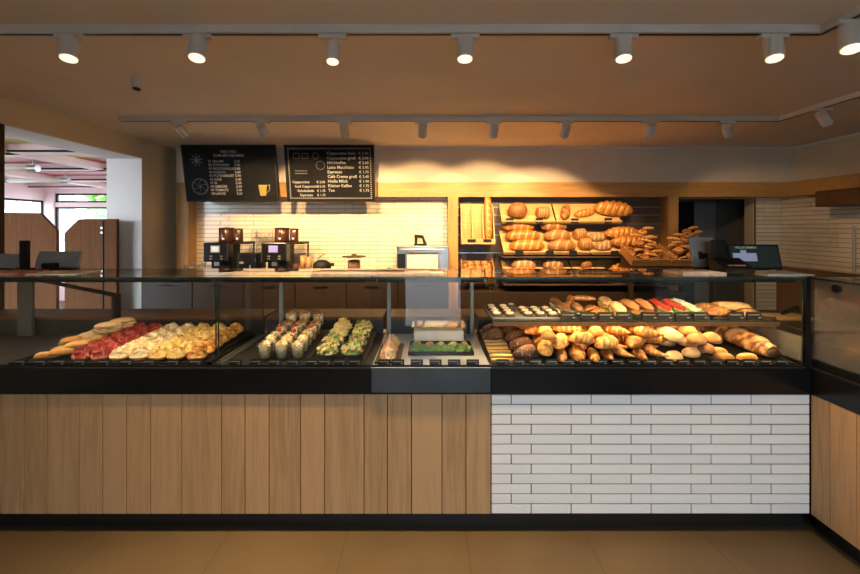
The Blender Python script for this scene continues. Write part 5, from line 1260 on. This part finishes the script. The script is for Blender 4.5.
xa = [-2.18, -2.07, -1.97, -1.86, -1.73, -1.61, -1.49, -1.36, -1.24]
la = ['at the tray corner', 'before the first small rolls', 'before the small roll next to the salami', 'before the first salami column', 'between salami and grated cheese', 'before the grated cheese', 'before the first yellow cheese column', 'between yellow and orange open rolls', 'before the orange open rolls']
cards(CARDA, xa, .026, TOP + .0005, ['black price card %s' % a for a in la], 'price cards along the case front')
xb = [-1.03, -.92, -.82, -.72, -.62, -.55, -.47, -.39, -.235, -.16, -.06, .04, .14, .24]
lb = ['beside the glass divider', 'before the outer dessert cups', 'before the middle dessert cups', 'before the inner dessert cups', 'between dessert cups and salads', 'before the first salad bowl', 'between the front salad bowls', 'before the salad bowl at the glass joint', 'before the pink ham rolls', 'between ham rolls and party tray', 'before the party tray, first of four', 'before the party tray, second of four', 'before the party tray, third of four', 'before the party tray, next to the breads']
cards(CARDA, xb, .028, TOP + .0005, ['black price card %s' % a for a in lb], 'price cards along the case front')
xd = [.40 + k * .088 for k in range(18)]
ld = ['before the slatted board', 'before the edge of the slatted board', 'before the front dark roll', 'between dark roll and pastries', 'before the first pastry column', 'before the second pastry column', 'between the pastry columns', 'before the third pastry column', 'before the first croissants', 'between the croissant columns', 'before the second croissant column', 'before the ciabattas', 'before the floury rolls', 'before the round rolls', 'before the oval buns', 'between the oval buns and nut braid', 'before the nut braid', 'at the corner post']
cards(CARDA, xd, .028, TOP + .0005, ['black price card %s' % a for a in ld], 'price cards along the case front')
cards(CARDB, [.79, .90, 1.00, 1.10, 1.245, 1.33, 1.43, 1.53, 1.73, 1.83], .135, 1.0845, ['black shelf price card %s' % a for a in ('before the first dark sandwich', 'before the second dark sandwich', 'before the shelf croissants', 'before the ciabatta sandwiches', 'before the first salami baguette', 'between salami and tomato baguettes', 'before the tomato baguettes', 'before the lettuce baguette', 'before the lone brown roll', 'before the large ciabatta')], 'price cards on the glass shelf')

# ------------------------------------------------------------------ things on the glass top
G0 = GT + .0006
def sheet(x0, x1, y0, y1, z, th, mat, lab, cat, name='paper_stack', rot=0.0, bow=0.0, group=None):
    m = MB(); c = Vector(((x0 + x1) / 2, (y0 + y1) / 2, 0)); n = 8
    vs = []; fs = []
    for zz in (0, th):
        for i in range(n + 1):
            for yy in (y0, y1):
                x = x0 + (x1 - x0) * i / n; vs.append((x, yy, z + zz + bow * (i / n) ** 2))
    for i in range(n):
        a = i * 2; fs.append((a, a + 1, a + 3, a + 2)); b = 2 * (n + 1) + a; fs.append((b, b + 2, b + 3, b + 1)); fs.append((a, a + 2, b + 2, b)); fs.append((a + 1, b + 1, b + 3, a + 3))
    q = 2 * (n + 1); fs.append((0, q, q + 1, 1)); fs.append((2 * n, 2 * n + 1, q + 2 * n + 1, q + 2 * n))
    rm = Matrix.Rotation(rot, 3, 'Z'); vs = [rm @ (Vector(v) - c) + c for v in vs]
    m.add(vs, fs); return solo(name, m, mat, lab, cat, group)
sheet(X(-12, .2), X(40, .2), .08, .26, G0, .012, 'redpaper', 'reddish printed leaflets beside the till on the sandwich case', 'leaflets')
sheet(X(42, .2), X(88, .2), .10, .30, G0, .004, 'paper', 'cream paper sheets lying loose before the grey till screen', 'paper', 'paper_sheet', rot=.06)
sheet(X(315, .15), X(380, .15), .06, .24, G0, .012, 'pinkpaper', 'flat pinkish paper bags stacked on glass, nearer coffee machines', 'paper bags', 'paper_bag_stack')
sheet(X(377, .15), X(443, .15), .05, .25, G0 + .0, .014, 'pinkpaper', 'flat pinkish paper bags stacked on glass before the steel slicer', 'paper bags', 'paper_bag_stack')
sheet(X(405, .2), X(430, .2), .10, .22, G0 + .0145, .005, 'paper', 'small white napkins lying on the pinkish bags', 'napkins', 'napkin_stack')
sheet(X(672, .15), X(714, .15), .05, .24, G0, .016, 'pinkpaper', 'pinkish paper bags stacked beside the tilted till screen', 'paper bags', 'paper_bag_stack')
sheet(X(757, .15), X(800, .15), .06, .26, G0, .006, 'paper', 'white paper sheet lying before the black till screen', 'paper', 'paper_sheet', rot=-.05)
# bread boards lying on the glass at the bread end: loaves glimpsed low on the third shelf are built with the shelf
def till(cx, cy, w, h, tilt, yaw, lab, mat, name='till_screen', face=None, stand=True):
    t = thing(name, (cx, cy, G0), lab, 'till screen'); t.rotation_euler = (0, 0, yaw)
    def lp(n_, mb, mt, par=t, bev=0):
        o = bpy.data.objects.new(n_, mb.mesh(n_, mt)); link(o, par)
        if bev: bevel(o, bev)
        return o
    m = MB(); mt = Matrix.Translation((0, 0, .012)) @ Matrix.Rotation(tilt, 4, 'X'); m.box(-w / 2, w / 2, -.012, .012, 0, h, mtx=mt); lp('housing', m, mat, bev=.006)
    m = MB(); m.box(-w * .3, w * .3, -.05, .09, 0, .010); lp('base', m, 'blackmat', bev=.003)
    m = MB(); m.box(-.02, .02, .012, .05, .008, h * .5); lp('neck', m, 'blackmat')
    return t, lp, mt
t, lp, mt = till(X(57, .39), .39, .25, .105, r(-22), .1, 'grey till screen seen from behind, before the brown screens', 'greyplastic')
m = MB(); m.box(-.02, .02, -.0145, -.0122, .06, .066, mtx=mt); lp('badge', m, 'lightplastic')
m = MB(); m.box(-.05, .03, -.06, -.02, .0105, .045); lp('card_slot', m, 'blackmat', bev=.008)
t, lp, mt = till(X(6, .38), .36, .20, .09, r(-20), -.2, 'grey till screen at the very end of the counter, behind the leaflets', 'greyplastic')
t = thing('till_stand', (X(28.5, .33), .33, G0), 'slim black upright post between the two grey till screens', 'stand')
b = MB(); b.box(X(22, .33), X(30, .33), .31, .335, G0 + .012, Z(240.5, .33)); part('column', b, 'blackmat', t, bev=.004)
b = MB(); b.box(X(19, .33), X(32, .33), .29, .36, G0, G0 + .012); part('base', b, 'blackmat', t, bev=.003)
# right end: tilted till back, black stand with card reader, black customer screen
t, lp, mt = till(X(705, .40), .40, .14, .20, r(-24), -.25, 'light grey till screen seen from behind, tilted, beside the black stand', 'lightplastic')
m = MB(); m.box(-.03, -.005, -.0145, -.0122, .05, .10, mtx=mt); lp('socket_plate', m, 'blackmat')
t = thing('card_terminal', (X(722, .28), .28, G0), 'black card terminal with coloured keys on a dark upright stand', 'card terminal')
b = MB(); b.box(X(713, .3), X(727, .3), .30, .33, G0, Z(240, .3)); part('column', b, 'blackmat', t, bev=.008)
b = MB(); b.prism([(.12, G0), (.26, G0), (.27, G0 + .075), (.24, G0 + .085), (.12, G0 + .03)], 'X', X(716, .2), X(745, .2)); part('terminal', b, 'blackmat', t, bev=.008)
b = MB()
for k in range(4): b.box(X(726, .17) + k * .026, X(726, .17) + k * .026 + .018, .145, .165, G0 + .044 + .0, G0 + .05)
part('key', b, 'copper', t)
cx = X(756, .34); t = thing('customer_screen', (cx, .34, G0), 'black till screen facing the viewer with a pale blue panel', 'till screen'); w, h = .315, .155
def lp(n_, mb, mt_, par=t, bev=0):
    o = bpy.data.objects.new(n_, mb.mesh(n_, mt_)); link(o, par)
    if bev: bevel(o, bev)
    return o
mt = Matrix.Translation((0, 0, .004)) @ Matrix.Rotation(r(-14), 4, 'X')
m = MB(); m.box(-w / 2, w / 2, -.012, .012, 0, h, mtx=mt); lp('housing', m, 'blackmat', bev=.006)
m = MB(); m.box(-w / 2 + .012, w / 2 - .012, -.0135, -.0122, .012, h - .012, mtx=mt); s_ = lp('screen', m, 'screen_dark')
m = MB(); m.box(-.135, .01, -.0148, -.0136, .05, .10, mtx=mt); m.box(-.085, -.05, -.0148, -.0136, .1, .118, mtx=mt); lp('blue_panel', m, 'screen_blue', s_)
v, f = text('WILLKOMMEN', .020, -.115, .128); m = MB(); m.add([mt @ Vector((a[0], -.0142, a[2])) for a in v], f); lp('lettering', m, 'screen_text', s_)
m = MB(); m.box(-.08, .08, .0, .11, 0, .008); lp('base', m, 'blackmat')

# ------------------------------------------------------------------ bread shelf on the back wall
XS0, XS1 = X(458, FR) + .002, X(668, FR) - .002
t = thing('bread_shelf', ((XS0 + XS1) / 2, 3.1, 0), 'dark slatted bread shelf unit framed by two amber wooden posts', 'shelf')
part('back_panel', bx(XS0, XS1, BY - .03, BY - .002, 0, 1.983), 'slate', t)
m = MB()
for py in (207, 215, 224, 235, 253): z = Z(py, 3.1); m.box(XS0, XS1, BY - .036, BY - .030, z - .005, z + .005)
part('metal_rail', m, 'steel', t)
part('base_cabinet', bx(XS0, XS1, 2.62, BY - .031, 0.0, .86), 'doorwood', t)
for zf in (1.29, .98):
    m = MB(); m.box(.88, 2.94 if zf < 1 else 2.72, 2.61 if zf < 1 else 2.735, BY - .031, zf - .040, zf - .025); part('shelf_board', m, 'slate', t)
SHF = ((1.672, 1.905, 2.895, 3.10), (1.30, 1.565, 2.75, 3.09), (.99, 1.20, 2.62, 2.97), (.99, 1.20, 2.74, 3.09))
def sh(name, x0, x1, row, lab):
    zf, zb, ya, yb = SHF[row]
    return tray(name, x0, x1, ya, zf, yb, zb, 'board', lab, 'bread board', 'sloped wooden bread boards', lip=.03)
def loaf(pn, x, row, q, lab, yaw=0, scale=1.0, up=.45, name=None):
    zf, zb, ya, yb = SHF[row]; y = ya + (yb - ya) * q
    return lay(pn, x, y, zb + up, yaw=yaw, tilt=math.atan2(zb - zf, yb - ya), obname=name or pn, label=lab, cat='loaf', scale=scale)
PLACED.clear()
sh('bread_board', .90, 1.555, 0, 'sloped pale board with two dark loaves on the top shelf')
sh('bread_board', 1.575, 2.36, 0, 'sloped pale board with golden loaves at the top shelf end')
loaf('dark_round_loaf', 1.10, 0, .42, 'dark round loaf alone on the top shelf board', .1, 1.02)
loaf('box_loaf', 1.405, 0, .34, 'small square brown loaf beside the dark round loaf', .0, 1.05)
loaf('brown_loaf', 1.70, 0, .45, 'brown loaf standing upright at the start of the golden board', 1.2, .78)
loaf('slashed_loaf', 1.93, 0, .40, 'golden slashed loaf between brown loaf and big braid', .25, .72)
loaf('butter_braid', 2.28, 0, .48, 'big golden braided loaf at the end of the top shelf', -.12, 1.04)
PLACED.clear()
sh('bread_board', .90, 1.92, 1, 'sloped pale board with stacked braided and brown loaves, middle shelf')
sh('bread_board', 1.94, 2.70, 1, 'sloped pale board with golden braids and floury loaves, middle shelf')
for q, wd, x in ((.20, 'lowest', 1.18), (.50, 'middle', 1.15), (.78, 'topmost', 1.12)): loaf('slashed_loaf', x, 1, q, 'golden slashed loaf stacked next to the baguette stand, %s of three' % wd, R.uniform(-.04, .04), 1.12 if q < .7 else 1.06)
for q, wd, x in ((.20, 'lowest', 1.60), (.50, 'middle', 1.58), (.78, 'topmost', 1.56)): loaf('brown_loaf', x, 1, q, 'brown oval loaf stacked beside the slashed loaves, %s of three' % wd, R.uniform(-.04, .04), 1.05)
loaf('box_loaf', 1.88, 1, .25, 'square grey-brown loaf beside the oval loaves, front one', .1, 1.0); loaf('box_loaf', 1.87, 1, .68, 'square grey-brown loaf beside the oval loaves, rear one', .2, 1.0)
loaf('floury_loaf', 2.09, 1, .22, 'floury loaf before the golden braids, lower one', .1, .82); loaf('floury_loaf', 2.08, 1, .62, 'floury loaf before the golden braids, upper one', .15, .82)
loaf('braided_loaf', 2.40, 1, .20, 'glossy braided loaf beside the pretzel crates, lowest of three', -.04, 1.08)
loaf('braided_loaf', 2.37, 1, .54, 'glossy braided loaf beside the pretzel crates, middle of three', .04, 1.05)
loaf('slashed_loaf', 2.29, 1, .84, 'small golden loaf topmost beside the pretzel crates', .2, .62)
PLACED.clear()
sh('bread_board', .90, 1.72, 2, 'sloped pale board on the lowest shelf beside the roll crate')
sh('bread_board', 1.74, 2.13, 2, 'short sloped pale board in the middle of the lowest shelf'); sh('bread_board', 2.16, 2.92, 3, 'sloped pale board on the lowest shelf under the pretzel crates')
loaf('braided_loaf', 1.12, 2, .22, 'golden braided loaf on the lowest shelf beside the roll crate', .0, .98); loaf('brown_loaf', 1.51, 2, .22, 'brown loaf on the lowest shelf, second from the roll crate', .0, 1.0)
loaf('floury_loaf', 1.15, 2, .66, 'floury flat loaf behind the lowest braided loaf', .1, 1.1); loaf('floury_loaf', 1.50, 2, .66, 'floury flat loaf behind the lowest brown loaf', -.1, .95)
loaf('floury_loaf', 1.90, 2, .22, 'floury loaf on the lowest shelf in its middle', .1, 1.0); loaf('dark_round_loaf', 1.90, 2, .62, 'small round loaf at the back of the lowest shelf', .3, .6)
loaf('butter_braid', 2.36, 3, .30, 'golden braided loaf on the lowest shelf below the pretzel crates', .05, .85)
loaf('slashed_loaf', 2.74, 3, .24, 'brown slashed loaf lying lowest under the second pretzel crate', .0, .9)
PLACED.clear()
# baguette stand
t = thing('baguette_stand', (X(479, 2.9), 2.92, 1.41), 'upright pale wooden stand with dividers holding one baguette', 'stand')
x0, x1 = X(461, 2.95), X(494, 2.95)
m = MB(); m.box(x0, x1, 3.05, 3.07, 1.42, 1.90); part('back', m, 'board', t)
m = MB(); m.box(x0, x1, 2.86, 3.07, 1.405, 1.42); part('floor', m, 'board', t); fm = m
b2 = MB(); b2.box(x0, x1, 2.85, 2.862, 1.405, 1.47); part('front_lip', b2, 'board', t)
for k in range(4):
    xx = x0 + (x1 - x0 - .012) * k / 3; q = MB(); q.prism([(2.862, 1.42), (3.05, 1.42), (3.05, 1.88), (3.0, 1.84)], 'X', xx, xx + .012); part('divider', q, 'board', t)
xx = x0 + (x1 - x0 - .012) * 2.5 / 3 + .006 - .044
o = bpy.data.objects.new('baguette', PR['baguette'][0][0][1]); link(o); o.location = (xx, 2.945, 1.745); o.rotation_euler = Euler((0, -PI / 2, 0)); o.rotation_euler = (Matrix.Rotation(r(-10), 3, 'X') @ Matrix.Rotation(-PI / 2, 3, 'Y') @ Matrix.Rotation(PI, 3, 'X')).to_euler()
tag(o, 'long golden baguette standing upright in the wooden stand', 'baguette')
for k in range(2):
    b = MB(); b.box(x0 + .07 + k * .19, x0 + .17 + k * .19, 2.842, 2.849, 1.43, 1.465); solo('price_card', b, 'blackmat', 'small black card on the baguette stand, %s' % ('on the empty side' if k == 0 else 'below the baguette'), 'price card')
# crates
def crate(x0, x1, y0, y1, z0, tilt, h, lab, mat='crate'):
    t = thing('wooden_crate', ((x0 + x1) / 2, y0, z0), lab, 'crate', 'wooden crates of rolls')
    L = y1 - y0; mt = Matrix.Translation((0, y0, z0)) @ Matrix.Rotation(tilt, 4, 'X'); all_ = MB()
    for nm, a in (('floor', (x0, x1, 0, L, 0, .01)), ('side', (x0, x0 + .012, .012, L - .012, .01, h * 1.0)), ('side', (x1 - .012, x1, .012, L - .012, .01, h)), ('back', (x0, x1, L - .012, L, .01, h * .6))):
        m = MB(); m.box(*a, mtx=mt); part(nm, m, mat, t)
        if nm == 'floor': all_.add(m.v, m.f)
    m = MB()
    for z in (.012, .052): m.box(x0, x1, 0, .012, z, z + .032, mtx=mt)
    part('front_slat', m, mat, t); all_.add(m.v, m.f)
    register_mb(all_); return mt
def fill(mt, x0, x1, L, pn, nx, ny, layers, name, desc, cat, grp, anchor, z, sc_=1.0, tilt=0, mg=.048):
    n = 0; rows = ('front', 'second', 'third', 'fourth')
    for ly in range(layers):
        for j in range(ny - (1 if ly else 0)):
            for i in range(nx - (1 if ly else 0)):
                x = x0 + mg + (x1 - x0 - 2 * mg) * (i + (.5 if ly else 0)) / max(1, nx - 1); y = .06 + (L - .15) * (j + (.5 if ly else 0)) / max(1, ny - 1)
                p = mt @ Vector((x, y, 0)); pn_ = pn if isinstance(pn, str) else pn[(i * 2 + j + ly) % len(pn)]
                lay(pn_, p.x, p.y, p.z + z, yaw=R.uniform(-.5, .5), tilt=tilt + R.uniform(-.15, .15), obname=name, label='%s, %s layer, %s row, %s from the %s' % (desc, ('bottom', 'upper', 'top')[ly], rows[j], o2[i], anchor), cat=cat, group=grp, scale=sc_)
mt = crate(.405, .80, 2.74, 3.10, .945, r(33), .10, 'tilted dark crate of small golden rolls under the baguette stand')
fill(mt, .42, .785, .36, ['small_roll', 'round_roll'], 4, 4, 2, 'crate_roll', 'golden roll in the low crate', 'roll', 'rolls in the low crate', 'wooden post', .30, .9, r(33))
CZ = 1.18
mt = crate(2.24, 2.645, 2.40, 2.72, CZ, r(26), .11, 'amber crate of pretzel knots beside the braided loaves')
fill(mt, 2.25, 2.635, .32, ['lye_stick', 'lye_stick', 'lye_knot'], 4, 3, 3, 'pretzel_roll', 'pretzel roll in the first crate', 'pretzel', 'pretzels in the first crate', 'braids', .40, .9, r(26), .09)
mt = crate(2.66, 3.16, 2.38, 2.72, CZ, r(26), .11, 'amber crate of pretzel sticks beside the wooden post')
fill(mt, 2.67, 3.15, .34, ['lye_stick', 'lye_knot', 'lye_stick'], 5, 3, 3, 'pretzel_roll', 'pretzel roll in the second crate', 'pretzel', 'pretzels in the second crate', 'first crate', .40, .92, r(26), .095)
m = MB(); m.box(2.22, 3.18, 2.40, 2.69, 1.145, 1.165)
for xa in (2.25, 3.10): m.prism([(2.46, 1.165), (2.68, 1.165), (2.68, 1.285), (2.46, 1.182)], 'X', xa, xa + .03)
for xa in (2.23, 3.13): m.box(xa, xa + .04, 2.42, 2.46, 0, 1.145)
solo('crate_rack', m, 'darkwood', 'dark low rack carrying the two pretzel crates', 'rack')
xk = ((X(511, 2.8), 1.63), (X(541, 2.8), 1.63), (X(577, 2.8), 1.63), (X(611, 2.8), 1.63))
for k, (x, z) in enumerate(xk):
    b = MB(); b.box(x - .045, x + .045, 2.872, 2.878, z + .03, z + .09); solo('price_card', b, 'blackmat', 'black card on the top bread shelf lip, below %s' % ('the dark round loaf', 'the small square loaf', 'the golden slashed loaf', 'the big braid')[k], 'price card', 'cards on the bread boards')
for k, px in enumerate((518, 548, 571, 612)):
    x = X(px, 2.8); b = MB(); b.box(x - .045, x + .045, 2.722, 2.730, 1.275, 1.335); solo('price_card', b, 'blackmat', 'black card on the middle bread shelf lip, below %s' % ('the stacked slashed loaves', 'the stacked brown loaves', 'the square loaves', 'the glossy braids')[k], 'price card', 'cards on the bread boards')
for k, px in enumerate((637, 680)):
    x = X(px, 2.44); b = MB(); b.box(x - .04, x + .04, 2.366 if k else 2.386, 2.370 if k else 2.390, 1.21, 1.275); solo('price_card', b, 'blackmat', 'black card on the front of the %s pretzel crate' % ('first', 'second')[k], 'price card', 'cards on the pretzel crates')

# ------------------------------------------------------------------ right wall: hanging wooden cabinet and small rack
b = MB(); b.box(RW - .32, RW - .024, 1.55, 2.35, 1.83, 2.0)
t = thing('wall_cabinet', (RW - .2, 1.9, 1.82), 'brown wooden box cabinet hanging on the tiled side wall', 'cabinet')
part('body', b, 'cabwood', t, bev=.003)
b = MB(); b.box(RW - .335, RW - .321, 1.56, 2.34, 1.835, 1.995); part('door', b, 'cabwood', t, bev=.003)
t = thing('side_rack', (4.3, 1.6, 0), 'pale metal rack with croissants standing at the tiled side wall', 'rack')
b = MB()
for xx in (4.14, 4.48):
    for yy in (1.33, 1.86): b.tube((xx, yy, 0), (xx, yy, 1.62), .015, n=10)
part('frame', b, 'lightplastic', t)
for z in (1.22, 1.58):
    b = MB(); b.box(4.13, 4.49, 1.32, 1.87, z, z + .018); part('shelf', b, 'lightplastic', t); register_mb(b)
for k, y in enumerate((1.45, 1.6, 1.75)): lay('croissant', 4.27, y, 1.5, yaw=.2, obname='croissant', label='golden croissant on the pale side rack, %s from the front' % OR[k], cat='croissant', group='croissants on the side rack', scale=1.3)

# ------------------------------------------------------------------ light, sky, camera
w = bpy.data.worlds.new('sky'); sc.world = w; w.use_nodes = True
nt_ = w.node_tree; nt_.nodes.clear()
bg = nt_.nodes.new('ShaderNodeBackground'); ou = nt_.nodes.new('ShaderNodeOutputWorld')
bg.inputs['Color'].default_value = (0.80, 0.89, 1.0, 1); bg.inputs['Strength'].default_value = 6.0
nt_.links.new(bg.outputs['Background'], ou.inputs['Surface'])
# sky-light portals in the real openings
def portal(x, y, z, sx, sy, rot):
    L = bpy.data.lights.new('sky_portal', 'AREA'); L.shape = 'RECTANGLE'; L.size = sx; L.size_y = sy; L.cycles.is_portal = True
    o = bpy.data.objects.new('sky_portal', L); o.location = (x, y, z); o.rotation_euler = rot; COL.objects.link(o)
portal(1.55, FY - .19, 1.67, 1.3, 1.5, (PI / 2, 0, 0)); portal(.08, FY - .19, 1.08, 1.0, 2.1, (PI / 2, 0, 0))
portal(-6.8, 7.09, 1.63, 2.8, 1.46, (-PI / 2, 0, 0)); portal(-8.49, 3.0, 1.55, 8.0, 1.3, (PI / 2, 0, -PI / 2))

cam = bpy.data.cameras.new('camera'); co = bpy.data.objects.new('camera', cam); COL.objects.link(co)
co.location = (0, CY, H); co.rotation_euler = (PI / 2, 0, 0)
cam.sensor_width = 36; cam.sensor_fit = 'HORIZONTAL'; cam.lens = F / 860 * 36
cam.shift_x = (430 - VX) / 860; cam.shift_y = -(287 - VY) / 860
cam.clip_start = .01; cam.clip_end = 200
sc.camera = co
sc.view_settings.view_transform = 'Standard'; sc.view_settings.look = 'None'; sc.view_settings.gamma = 1.0
sc.view_settings.use_curve_mapping = False; sc.view_settings.exposure = 0.95
sc.cycles.max_bounces = 10; sc.cycles.transparent_max_bounces = 24; sc.cycles.diffuse_bounces = 5; sc.cycles.glossy_bounces = 4
sc.cycles.sample_clamp_indirect = 8.0; sc.cycles.caustics_reflective = False; sc.cycles.caustics_refractive = False
sc.cycles.use_denoising = True
